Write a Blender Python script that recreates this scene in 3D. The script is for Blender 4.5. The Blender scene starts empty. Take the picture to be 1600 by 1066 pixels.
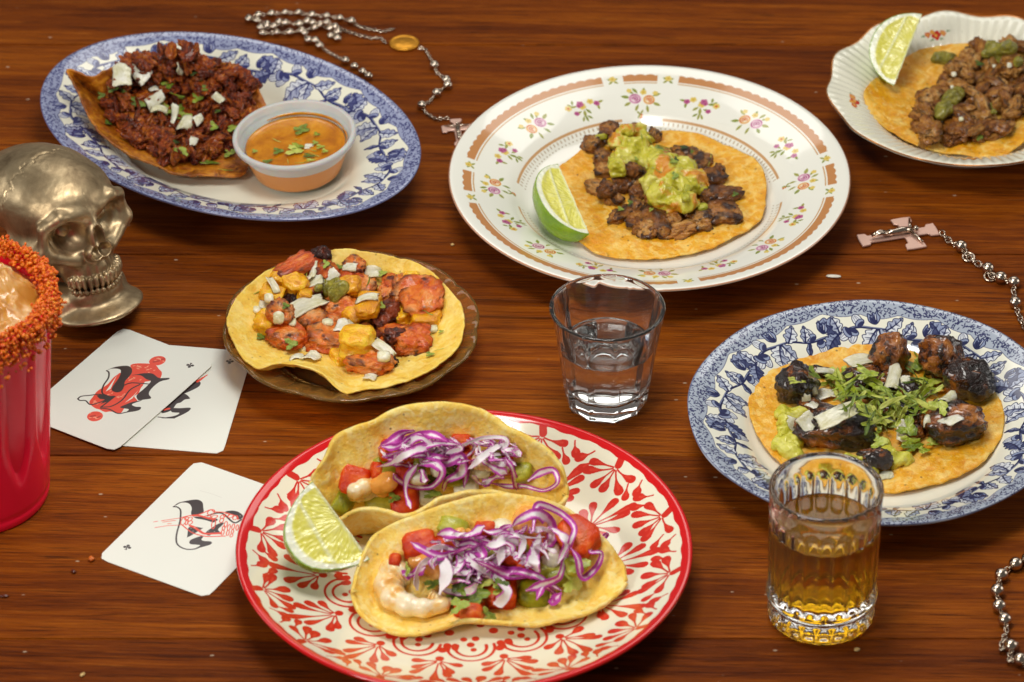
import bpy, bmesh, math, random
import numpy as np
from mathutils import Vector, Matrix, Euler, noise as mnoise

rng = np.random.default_rng(11)
random.seed(5)
sc = bpy.context.scene
C = sc.collection
TAU = math.tau

# ------------------------------------------------------------------ camera
EL = math.radians(36.0)
FPX = 8000.0                       # focal length in pixels of the 1600 px wide photograph
DIST = FPX / 2980.0                # metres from the lens to the middle of the table
CAM = np.array([0, -DIST * math.cos(EL), DIST * math.sin(EL)])
FWD = np.array([0, math.cos(EL), -math.sin(EL)])
UPV = np.array([0, math.sin(EL), math.cos(EL)])

def at(px, py, z=0.0):
    """point of the horizontal plane z that the photograph shows at pixel (px, py)"""
    d = FWD * FPX + np.array([1., 0, 0]) * (px - 800) + UPV * (533 - py)
    return CAM + d * ((z - CAM[2]) / d[2])

cam_d = bpy.data.cameras.new('camera')
cam = bpy.data.objects.new('camera', cam_d)
C.objects.link(cam)
cam.location = CAM
cam.rotation_euler = (math.pi / 2 - EL, 0, 0)
cam_d.sensor_width = 36.0
cam_d.lens = 36.0 * FPX / 1600
cam_d.clip_start = 0.05
cam_d.clip_end = 60
cam_d.dof.use_dof = True
cam_d.dof.focus_distance = DIST - 0.045
cam_d.dof.aperture_fstop = 13.0
sc.camera = cam

# ------------------------------------------------------------------ light (indoors: soft window-like lamps)
w = bpy.data.worlds.new('World')
sc.world = w
w.use_nodes = True
bg = w.node_tree.nodes['Background']
bg.inputs['Color'].default_value = (1.0, 0.95, 0.88, 1)
bg.inputs['Strength'].default_value = 0.16

def area(name, loc, target, sx, sy, power, col):
    d = bpy.data.lights.new(name, 'AREA')
    d.shape = 'RECTANGLE'; d.size = sx; d.size_y = sy
    d.energy = power; d.color = col
    o = bpy.data.objects.new(name, d)
    C.objects.link(o)
    o.location = loc
    o.rotation_euler = (Vector(target) - Vector(loc)).to_track_quat('-Z', 'Y').to_euler()
    return o

area('front_window', (-1.20, -1.30, 1.20), (0.0, -0.02, 0), 0.50, 0.50, 21, (1.0, 0.97, 0.895))
area('overhead_panel', (-0.02, -0.10, 0.80), (-0.02, -0.06, 0), 0.30, 0.26, 5.5, (1.0, 0.975, 0.91))
area('left_window', (-1.7, 0.35, 0.60), (0.0, 0.0, 0.02), 0.8, 0.6, 5, (1.0, 0.98, 0.94))  # added fill lamp that brightens the glass edges from the left
area('right_window', (1.7, 0.30, 0.55), (0.0, 0.0, 0.02), 0.7, 0.5, 6, (1.0, 0.97, 0.91))  # added fill lamp for the glasses and the red cup
area('back_window', (0.20, 1.45, 1.75), (0.0, 0.0, 0.0), 2.0, 0.7, 15, (1.0, 0.975, 0.92))  # unseen lamp added behind the table to light the glasses through

sc.view_settings.view_transform = 'Standard'
sc.view_settings.look = 'None'
sc.view_settings.exposure = -0.38
sc.view_settings.gamma = 1.0
cy = sc.cycles
cy.use_denoising = True
cy.max_bounces = 14
cy.transparent_max_bounces = 12
cy.transmission_bounces = 12
cy.glossy_bounces = 6
cy.caustics_refractive = True
cy.caustics_reflective = False
cy.blur_glossy = 0.6
cy.sample_clamp_indirect = 6.0

# ------------------------------------------------------------------ helpers: objects
ORIG = {}
def lin(h):
    if isinstance(h, (tuple, list)): return tuple(h)[:3]
    h = h.lstrip('#'); o = []
    for i in (0, 2, 4):
        c = int(h[i:i + 2], 16) / 255
        o.append(c / 12.92 if c <= .04045 else ((c + .055) / 1.055) ** 2.4)
    return tuple(o)

def tag(o, label=None, cat=None, group=None, kind=None):
    if label: o['label'] = label
    if cat: o['category'] = cat
    if group: o['group'] = group
    if kind: o['kind'] = kind
    return o

def thing(name, loc, label, cat, group=None):
    o = bpy.data.objects.new(name, None)
    C.objects.link(o)
    o.location = tuple(loc)
    o.empty_display_size = .02
    ORIG[o.name] = np.array(loc, float)
    return tag(o, label, cat, group)

def mesh(name, V, F, mats, smooth=True, uv=None, fm=None, col=None):
    """V (n,3), F array (m,4|3) or list of polygons, one or several materials"""
    me = bpy.data.meshes.new(name)
    V = np.asarray(V, np.float32)
    if isinstance(F, np.ndarray):
        n, k = F.shape
        me.vertices.add(len(V)); me.vertices.foreach_set('co', V.ravel())
        me.loops.add(n * k); me.loops.foreach_set('vertex_index', F.ravel().astype(np.int32))
        me.polygons.add(n); me.polygons.foreach_set('loop_start', np.arange(0, n * k, k, dtype=np.int32))
    else:
        me.from_pydata(V.tolist(), [], [tuple(int(i) for i in f) for f in F])
    me.update(calc_edges=True)
    if uv is not None:
        l = me.uv_layers.new(name='UVMap')
        vi = np.empty(len(me.loops), np.int32); me.loops.foreach_get('vertex_index', vi)
        l.data.foreach_set('uv', np.asarray(uv, np.float32)[vi].ravel())
    if col is not None:
        a = me.color_attributes.new('tone', 'FLOAT_COLOR', 'POINT')
        c4 = np.ones((len(V), 4), np.float32); col = np.asarray(col, np.float32)
        c4[:, :col.shape[1]] = col
        a.data.foreach_set('color', c4.ravel())
    for m in (mats if isinstance(mats, (list, tuple)) else [mats]): me.materials.append(m)
    if fm is not None: me.polygons.foreach_set('material_index', np.asarray(fm, np.int32))
    me.polygons.foreach_set('use_smooth', np.full(len(me.polygons), bool(smooth)))
    me.validate(); me.update()
    return me

def origin(o):
    return ORIG.get(o.name, np.zeros(3)) if o is not None else np.zeros(3)

def part(name, me, parent=None, M=None):
    """link a mesh whose coordinates are world coordinates (or placed by M) under its thing"""
    o = bpy.data.objects.new(name, me)
    C.objects.link(o)
    L = origin(parent)
    T = Matrix.Translation(Vector(-L))
    if parent is not None: o.parent = parent
    o.matrix_local = T @ M if M is not None else T
    if M is None:
        # keep the part's own origin at the thing's base: shift the mesh instead of the object
        if me.users == 1:
            me.transform(T); o.matrix_local = Matrix.Identity(4)
            ORIG[o.name] = L
    else:
        ORIG[o.name] = None
    return o

def solo(name, me, loc, label, cat, group=None):
    """a thing that is one mesh given in world coordinates"""
    me.transform(Matrix.Translation(Vector(-np.array(loc, float))))
    o = bpy.data.objects.new(name, me)
    C.objects.link(o)
    o.location = tuple(loc)
    ORIG[o.name] = np.array(loc, float)
    return tag(o, label, cat, group)

def frame(p, x=None, z=None, s=1.0):
    """matrix at p with local z along z and local x near x, scaled by s (number or triple)"""
    z = Vector(z if z is not None else (0, 0, 1)).normalized()
    x = Vector(x if x is not None else (1, 0, 0))
    x = (x - z * x.dot(z))
    if x.length < 1e-6: x = z.orthogonal()
    x.normalize(); y = z.cross(x)
    s = (s, s, s) if not hasattr(s, '__len__') else s
    R = Matrix((x * s[0], y * s[1], z * s[2])).transposed().to_4x4()
    return Matrix.Translation(Vector(p)) @ R

def rot(p, rx=0, ry=0, rz=0, s=1.0):
    s = (s, s, s) if not hasattr(s, '__len__') else s
    return Matrix.Translation(Vector(p)) @ Euler((rx, ry, rz)).to_matrix().to_4x4() @ Matrix.Diagonal((*s, 1))

# ------------------------------------------------------------------ helpers: geometry
def grid_faces(nu, nv, wrap_u=False, off=0):
    """quads of a grid stored row by row: index = v * nu + u"""
    u = np.arange(nu if wrap_u else nu - 1); v = np.arange(nv - 1)
    U, W = np.meshgrid(u, v)
    U2 = (U + 1) % nu
    return np.stack([W * nu + U, W * nu + U2, (W + 1) * nu + U2, (W + 1) * nu + U], -1).reshape(-1, 4) + off

def lathe(prof, n=96, sx=1, sy=1, mod=None, rotz=0, center=(0, 0, 0)):
    """prof: (r,z) from one end to the other; returns V, F, theta, k"""
    prof = np.array(prof, float); k = len(prof)
    th = np.arange(n) / n * TAU
    R = np.repeat(prof[:, 0][:, None], n, 1); Zz = np.repeat(prof[:, 1][:, None], n, 1)
    if mod is not None: R, Zz = mod(R, Zz, th[None, :] + 0 * R)
    X = R * np.cos(th) * sx; Y = R * np.sin(th) * sy
    c, s = math.cos(rotz), math.sin(rotz)
    V = np.stack([X * c - Y * s + center[0], X * s + Y * c + center[1], Zz + center[2]], -1).reshape(-1, 3)
    return V, grid_faces(n, k, True), th, k

def catmull(P, n, closed=False):
    P = np.asarray(P, float); m = len(P)
    if closed:
        t = np.arange(n) / n * m
    else:
        t = np.linspace(0, m - 1, n)
    i = np.floor(t).astype(int)
    if not closed: i = np.minimum(i, m - 2)
    f = (t - i)[:, None]
    def g(j):
        if closed: return P[j % m]
        return np.where((j < 0)[:, None], 2 * P[0] - P[1], np.where((j > m - 1)[:, None], 2 * P[m - 1] - P[m - 2], P[np.clip(j, 0, m - 1)]))
    p0, p1, p2, p3 = g(i - 1), g(i), g(i + 1), g(i + 2)
    return .5 * ((2 * p1) + (-p0 + p2) * f + (2 * p0 - 5 * p1 + 4 * p2 - p3) * f ** 2 + (-p0 + 3 * p1 - 3 * p2 + p3) * f ** 3)

def resample(P, n, closed=False):
    Q = np.asarray(P, float)
    if closed: Q = np.vstack([Q, Q[:1]])
    d = np.r_[0, np.cumsum(np.linalg.norm(np.diff(Q, axis=0), axis=1))]
    t = np.linspace(0, d[-1], n + (1 if closed else 0))
    if closed: t = t[:-1]
    return np.stack([np.interp(t, d, Q[:, k]) for k in range(Q.shape[1])], -1)

def fbm(P, scale, oct=3, seed=0.0):
    P = np.asarray(P, float).reshape(-1, 3) * scale + seed
    out = np.zeros(len(P)); a = 1.; tot = 0
    for o in range(oct):
        out += a * vnoise(P * 2 ** o + 17.3 * o); tot += a; a *= .5
    return out / tot

_perm = np.random.default_rng(3).random((64, 64, 64))
def vnoise(P):
    """smooth value noise in -1..1, vectorised"""
    i = np.floor(P).astype(int); f = P - i; f = f * f * f * (f * (f * 6 - 15) + 10)
    r = 0
    for dx in (0, 1):
        for dy in (0, 1):
            for dz in (0, 1):
                wgt = (f[:, 0] if dx else 1 - f[:, 0]) * (f[:, 1] if dy else 1 - f[:, 1]) * (f[:, 2] if dz else 1 - f[:, 2])
                r = r + wgt * _perm[(i[:, 0] + dx) % 64, (i[:, 1] + dy) % 64, (i[:, 2] + dz) % 64]
    return r * 2 - 1

def normals(V, F):
    N = np.zeros_like(V); a, b, c = V[F[:, 0]], V[F[:, 1]], V[F[:, -1]]
    fn = np.cross(b - a, c - a)
    for k in range(F.shape[1]): np.add.at(N, F[:, k], fn)
    return N / np.maximum(np.linalg.norm(N, axis=1, keepdims=True), 1e-12)

def shell(V, nu, nv, wrap, t, uv=None):
    """give a grid surface (row by row) thickness t downwards along its normals, with closed rims"""
    F = grid_faces(nu, nv, wrap)
    N = normals(V, F)
    V2 = V - N * t
    n = len(V)
    FF = [F, F[:, ::-1] + n]
    rows = [np.arange(nu) + (nv - 1) * nu]
    rim = []
    a = np.arange(nu if wrap else nu - 1); b = (a + 1) % nu
    e = (nv - 1) * nu
    rim.append(np.stack([e + b, e + a, e + a + n, e + b + n][::-1], -1))
    if not wrap:
        rim.append(np.stack([a, b, b + n, a + n][::-1], -1))
        v = np.arange(nv - 1)
        rim.append(np.stack([v * nu, (v + 1) * nu, (v + 1) * nu + n, v * nu + n], -1))
        rim.append(np.stack([v * nu + nu - 1, (v + 1) * nu + nu - 1, (v + 1) * nu + nu - 1 + n, v * nu + nu - 1 + n][::-1], -1))
    FF += rim
    return np.vstack([V, V2]), np.vstack(FF)

def tube(P, r, k=8, closed=False):
    P = np.asarray(P, float); n = len(P)
    r = np.broadcast_to(np.asarray(r, float), (n,))
    T = np.roll(P, -1, 0) - np.roll(P, 1, 0) if closed else np.gradient(P, axis=0)
    T /= np.maximum(np.linalg.norm(T, axis=1, keepdims=True), 1e-9)
    a = np.array([0, 0, 1.]) if abs(T[0][2]) < .9 else np.array([1., 0, 0])
    N = np.zeros_like(P); u = a - T[0] * a.dot(T[0]); N[0] = u / np.linalg.norm(u)
    for i in range(1, n):
        u = N[i - 1] - T[i] * N[i - 1].dot(T[i]); N[i] = u / max(np.linalg.norm(u), 1e-9)
    B = np.cross(T, N)
    th = np.arange(k) / k * TAU
    V = (P[:, None] + r[:, None, None] * (N[:, None] * np.cos(th)[None, :, None] + B[:, None] * np.sin(th)[None, :, None])).reshape(-1, 3)
    F = [tuple(f) for f in grid_faces(k, n, True)]
    if closed:
        F += [((n - 1) * k + i, (n - 1) * k + (i + 1) % k, (i + 1) % k, i) for i in range(k)]
    else:
        F.append(tuple(range(k))[::-1]); F.append(tuple((n - 1) * k + i for i in range(k)))
    return V, F

def join(parts):
    V = []; F = []; o = 0
    for v, f in parts:
        V.append(np.asarray(v)); F += [tuple(int(i) + o for i in q) for q in f]; o += len(v)
    return np.vstack(V), F

def surface_nets(fn, lo, hi, h):
    """mesh of fn(X,Y,Z) = 0 (negative inside) on a grid of step h"""
    lo = np.array(lo, float); hi = np.array(hi, float)
    ax = [np.arange(lo[k], hi[k] + h, h) for k in range(3)]
    X, Y, Zz = np.meshgrid(*ax, indexing='ij')
    v = fn(X, Y, Zz).astype(np.float32)
    s = v < 0
    nx, ny, nz = v.shape
    acc = np.zeros((nx - 1, ny - 1, nz - 1, 3), np.float32); cnt = np.zeros((nx - 1, ny - 1, nz - 1), np.float32)
    def sl(d): return tuple(slice(d[k], (nx, ny, nz)[k] - 1 + d[k]) for k in range(3))
    for axis in range(3):
        o = [a for a in range(3) if a != axis]
        for i in (0, 1):
            for j in (0, 1):
                d0 = [0, 0, 0]; d0[o[0]] = i; d0[o[1]] = j
                d1 = list(d0); d1[axis] = 1
                a, b = v[sl(d0)], v[sl(d1)]
                m = (a < 0) != (b < 0)
                t = np.where(m, a / np.where(m, a - b, 1), 0)
                for k in range(3):
                    acc[..., k] += np.where(m, d0[k] + (t if k == axis else 0), 0)
                cnt += m
    mask = cnt > 0
    idx = np.full(mask.shape, -1, np.int64); idx[mask] = np.arange(mask.sum())
    I = np.stack(np.nonzero(mask), -1)
    V = lo + (I + acc[mask] / cnt[mask][:, None]) * h
    FF = []
    for axis in range(3):
        o1, o2 = (axis + 1) % 3, (axis + 2) % 3
        a0 = [slice(None)] * 3; a1 = [slice(None)] * 3
        a0[axis] = slice(0, -1); a1[axis] = slice(1, None)
        A, B = s[tuple(a0)], s[tuple(a1)]
        ch = np.stack(np.nonzero(A != B), -1)
        ok = np.ones(len(ch), bool)
        for o in (o1, o2): ok &= (ch[:, o] > 0) & (ch[:, o] < v.shape[o] - 1)
        ch = ch[ok]
        fl = A[tuple(ch.T)]
        q = []
        for (d1, d2) in ((-1, -1), (0, -1), (0, 0), (-1, 0)):
            c = ch.copy(); c[:, o1] += d1; c[:, o2] += d2
            q.append(idx[tuple(c.T)])
        q = np.stack(q, -1)
        q[~fl] = q[~fl][:, ::-1]
        FF.append(q)
    return V, np.vstack(FF)

def smin(a, b, k):
    h = np.clip(.5 + .5 * (b - a) / k, 0, 1)
    return b * (1 - h) + a * h - k * h * (1 - h)
def smax(a, b, k): return -smin(-a, -b, k)
def s_ell(X, Y, Zz, c, r):
    x, y, z = (X - c[0]) / r[0], (Y - c[1]) / r[1], (Zz - c[2]) / r[2]
    k0 = np.sqrt(x * x + y * y + z * z); k1 = np.sqrt((x / r[0]) ** 2 + (y / r[1]) ** 2 + (z / r[2]) ** 2)
    return k0 * (k0 - 1) / np.maximum(k1, 1e-6)
def s_cap(X, Y, Zz, a, b, r1, r2=None):
    r2 = r1 if r2 is None else r2
    a = np.array(a, float); b = np.array(b, float); ba = b - a
    px, py, pz = X - a[0], Y - a[1], Zz - a[2]
    h = np.clip((px * ba[0] + py * ba[1] + pz * ba[2]) / ba.dot(ba), 0, 1)
    return np.sqrt((px - ba[0] * h) ** 2 + (py - ba[1] * h) ** 2 + (pz - ba[2] * h) ** 2) - (r1 + (r2 - r1) * h)

# ------------------------------------------------------------------ helpers: materials
class NT:
    def __init__(s, name):
        s.m = bpy.data.materials.new(name); s.m.use_nodes = True
        s.t = s.m.node_tree; s.b = s.t.nodes['Principled BSDF']; s.out = s.t.nodes['Material Output']
    def n(s, typ, **kw):
        nd = s.t.nodes.new('ShaderNode' + typ)
        for k, v in kw.items():
            if k in nd.inputs:
                if isinstance(v, bpy.types.NodeSocket): s.t.links.new(v, nd.inputs[k])
                else: nd.inputs[k].default_value = v
            else: setattr(nd, k, v)
        return nd
    def set(s, **kw):
        for k, v in kw.items():
            k = k.replace('_', ' ')
            i = s.b.inputs[k]
            if isinstance(v, bpy.types.NodeSocket): s.t.links.new(v, i)
            elif k in ('Base Color', 'Subsurface Radius', 'Emission Color', 'Specular Tint') and len(v) == 3 and i.type == 'RGBA': i.default_value = (*v, 1)
            else: i.default_value = v
        return s
    def ramp(s, fac, stops, interp='LINEAR'):
        r = s.n('ValToRGB'); cr = r.color_ramp; cr.interpolation = interp
        while len(cr.elements) < len(stops): cr.elements.new(.5)
        for e, (p, c) in zip(cr.elements, stops):
            e.position = p; e.color = (*lin(c), 1) if not isinstance(c, (int, float)) else (c, c, c, 1)
        s.t.links.new(fac, r.inputs[0])
        return r.outputs[0]
    def mix(s, fac, a, b, mode='MIX'):
        m = s.n('Mix', data_type='RGBA', blend_type=mode)
        for sock, v in ((m.inputs[0], fac), (m.inputs[6], a), (m.inputs[7], b)):
            if isinstance(v, bpy.types.NodeSocket): s.t.links.new(v, sock)
            elif isinstance(v, (int, float)): sock.default_value = v
            else: sock.default_value = (*lin(v), 1)
        return m.outputs[2]
    def math(s, op, a, b=None, clamp=False):
        m = s.n('Math', operation=op, use_clamp=clamp)
        for k, v in ((0, a), (1, b)):
            if v is None: continue
            if isinstance(v, bpy.types.NodeSocket): s.t.links.new(v, m.inputs[k])
            else: m.inputs[k].default_value = v
        return m.outputs[0]
    def coord(s, rand=True, scale=(1, 1, 1)):
        tc = s.n('TexCoord').outputs['Object']
        if rand:
            oi = s.n('ObjectInfo').outputs['Random']
            a = s.n('VectorMath', operation='SCALE'); s.t.links.new(oi, a.inputs['Scale']); a.inputs[0].default_value = (3.1, 5.7, 4.3)
            b = s.n('VectorMath', operation='ADD'); s.t.links.new(tc, b.inputs[0]); s.t.links.new(a.outputs[0], b.inputs[1]); tc = b.outputs[0]
        if scale != (1, 1, 1):
            mp = s.n('Mapping'); s.t.links.new(tc, mp.inputs[0]); mp.inputs['Scale'].default_value = scale; tc = mp.outputs[0]
        return tc
    def noise(s, co, scale, detail=4, rough=.55, dist=0.0):
        n = s.n('TexNoise', Scale=scale, Detail=detail, Roughness=rough, Distortion=dist)
        s.t.links.new(co, n.inputs['Vector']); return n.outputs['Fac']
    def voro(s, co, scale, feature='F1', rnd=1.0):
        n = s.n('TexVoronoi', feature=feature); n.inputs['Scale'].default_value = scale; n.inputs['Randomness'].default_value = rnd
        s.t.links.new(co, n.inputs['Vector']); return n.outputs['Distance']
    def bump(s, h, strength=.3, dist=.001):
        b = s.n('Bump', Strength=strength, Distance=dist); s.t.links.new(h, b.inputs['Height'])
        s.t.links.new(b.outputs[0], s.b.inputs['Normal']); return s

def organic(name, stops, scale=120, detail=5, rough=.45, bump=.4, bdist=.0008, sss=0, ssc=None, coat=0, fine=None, dist=.4, spec=.5, spots=None, unit=True, vary=.2, trans=0.0, edge=None):
    """food-like surface: colour ramp over noise, fine relief, optional dark spots (scale, threshold, colour)"""
    if unit:      # pieces share unit-sized meshes: object coordinates run over a few millimetres
        scale *= .0085; fine = (fine * .0085) if fine else None
        if spots: spots = (spots[0] * .0085, *spots[1:])
    t = NT(name); co = t.coord()
    f = t.noise(co, scale, detail, .6, dist)
    rnd = t.math('MULTIPLY', t.math('SUBTRACT', t.n('ObjectInfo').outputs['Random'], .5), vary if unit else 0.0)
    base = t.ramp(t.math('ADD', f, rnd), stops)
    if spots:
        v = t.noise(co, spots[0], 3, .6)
        k = t.ramp(v, [(spots[1], 0.0), (min(1, spots[1] + .14), 1.0)])
        base = t.mix(k, base, spots[2])
    if edge:      # browned where the piece sticks out: (distance from its middle, colour)
        ln = t.n('VectorMath', operation='LENGTH'); t.t.links.new(t.n('TexCoord').outputs['Object'], ln.inputs[0])
        k = t.math('ADD', ln.outputs['Value'], t.math('MULTIPLY', t.math('SUBTRACT', f, .5), 1.1))
        base = t.mix(t.ramp(t.math('MULTIPLY', k, .5), [(edge[0] * .5, 0.0), (edge[0] * .5 + .14, 1.0)]), base, edge[1])
    t.set(Base_Color=base, Roughness=rough)
    t.b.inputs['Specular IOR Level'].default_value = spec
    if sss:
        t.set(Subsurface_Weight=sss, Subsurface_Scale=.004, Subsurface_Radius=ssc or (1, .5, .25))
    if trans: t.set(Transmission_Weight=trans, IOR=1.35)
    if coat: t.set(Coat_Weight=coat, Coat_Roughness=.12)
    h = t.noise(co, fine or scale * 4, 4, .6)
    h = t.math('ADD', h, t.math('MULTIPLY', f, 1.5))
    t.bump(h, bump, bdist)
    return t.m

def plain(name, col, rough=.4, metal=0, **kw):
    t = NT(name); t.set(Base_Color=lin(col), Roughness=rough, Metallic=metal, **kw); return t.m
# ------------------------------------------------------------------ printed patterns, drawn into images by code
def rgb(h):
    h = h.lstrip('#'); return np.array([int(h[i:i + 2], 16) / 255 for i in (0, 2, 4)], np.float32)

class Canvas:
    """w x h millimetres, origin in the middle, y up"""
    def __init__(s, w, h, ppm, base):
        s.w, s.h, s.k = w, h, ppm
        s.W, s.H = int(w * ppm), int(h * ppm)
        s.a = np.empty((s.H, s.W, 3), np.float32); s.a[:] = rgb(base)
    def grid(s):
        x = (np.arange(s.W) + .5) / s.k - s.w / 2; y = (np.arange(s.H) + .5) / s.k - s.h / 2
        return np.meshgrid(x, y)
    def win(s, P, pad):
        x0, y0 = P.min(0) - pad; x1, y1 = P.max(0) + pad
        i0 = max(0, int((x0 + s.w / 2) * s.k)); i1 = min(s.W, int((x1 + s.w / 2) * s.k) + 2)
        j0 = max(0, int((y0 + s.h / 2) * s.k)); j1 = min(s.H, int((y1 + s.h / 2) * s.k) + 2)
        if i1 <= i0 or j1 <= j0: return None
        X, Y = np.meshgrid((np.arange(i0, i1) + .5) / s.k - s.w / 2, (np.arange(j0, j1) + .5) / s.k - s.h / 2)
        return slice(j0, j1), slice(i0, i1), X, Y
    def put(s, sj, si, cov, col, al=1.0):
        cov = (np.clip(cov, 0, 1) * al)[..., None].astype(np.float32)
        s.a[sj, si] = s.a[sj, si] * (1 - cov) + rgb(col) * cov
    def poly(s, P, col, al=1.0):
        P = np.asarray(P, float); q = s.win(P, .3)
        if q is None: return
        sj, si, X, Y = q
        ins = np.zeros(X.shape, bool)
        for a, b in zip(P, np.roll(P, -1, 0)):
            if a[1] == b[1]: continue
            c = (a[1] > Y) != (b[1] > Y)
            ins ^= c & (X < (b[0] - a[0]) * (Y - a[1]) / (b[1] - a[1]) + a[0])
        s.put(sj, si, ins, col, al)
    def line(s, P, r, col, al=1.0):
        """stroke with half width r (number or one per point)"""
        P = np.asarray(P, float); r = np.broadcast_to(np.asarray(r, float), (len(P),))
        if len(P) > 14:
            for i in range(0, len(P) - 1, 10): s.line(P[i:i + 11], r[i:i + 11], col, al)
            return
        q = s.win(P, r.max() + .3)
        if q is None: return
        sj, si, X, Y = q
        d = np.full(X.shape, 9e9)
        for a, b, ra, rb in zip(P[:-1], P[1:], r[:-1], r[1:]):
            ba = b - a; L = max(ba.dot(ba), 1e-9)
            h = np.clip(((X - a[0]) * ba[0] + (Y - a[1]) * ba[1]) / L, 0, 1)
            d = np.minimum(d, np.hypot(X - a[0] - ba[0] * h, Y - a[1] - ba[1] * h) - (ra + (rb - ra) * h))
        s.put(sj, si, .5 - d * s.k, col, al)
    def dot(s, p, r, col, al=1.0):
        p = np.asarray(p, float); q = s.win(p[None], r + .3)
        if q is None: return
        sj, si, X, Y = q
        s.put(sj, si, .5 - (np.hypot(X - p[0], Y - p[1]) - r) * s.k, col, al)
    def image(s, name):
        im = bpy.data.images.new(name, s.W, s.H, alpha=False)
        px = np.ones((s.H, s.W, 4), np.float32); px[..., :3] = np.clip(s.a, 0, 1)
        im.pixels.foreach_set(px.ravel()); im.update(); im.pack()
        return im

class Rim:
    """curved coordinates along the outline of an oval plate: arc length s, distance d inward (mm)"""
    def __init__(s, a, b):
        t = np.linspace(0, TAU, 1441); s.P = np.stack([a * np.cos(t), b * np.sin(t)], -1)
        N = np.stack([np.cos(t) / a, np.sin(t) / b], -1); s.N = N / np.linalg.norm(N, axis=1, keepdims=True)
        s.d = np.r_[0, np.cumsum(np.linalg.norm(np.diff(s.P, axis=0), axis=1))]; s.L = s.d[-1]
    def __call__(s, q, dd):
        q = np.asarray(q, float) % s.L
        f = lambda A: np.stack([np.interp(q, s.d, A[:, k]) for k in (0, 1)], -1)
        return f(s.P) - f(s.N) * np.asarray(dd, float)[..., None]

def print_mat(name, im, rough=.12, bump=0.0, coat=.6):
    t = NT(name)
    uv = t.n('UVMap', uv_map='UVMap').outputs[0]
    ti = t.n('TexImage', image=im, extension='EXTEND'); t.t.links.new(uv, ti.inputs[0])
    co = t.coord(False)
    # glaze: slight unevenness of the gloss, never of the colour
    rg = t.math('MULTIPLY_ADD', t.noise(co, 60, 3), .10); rg.node.inputs[2].default_value = rough - .04
    t.set(Base_Color=ti.outputs[0], Roughness=rg, Coat_Weight=coat, Coat_Roughness=.05)
    h = t.noise(co, 22, 2)
    if bump:
        bw = t.n('RGBToBW'); t.t.links.new(ti.outputs[0], bw.inputs[0])
        h = t.math('MULTIPLY_ADD', bw.outputs[0], -bump); h.node.inputs[2].default_value = 1.0
        t.bump(h, .5, .0006)
    else: t.bump(h, .12, .0015)
    return t.m

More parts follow.
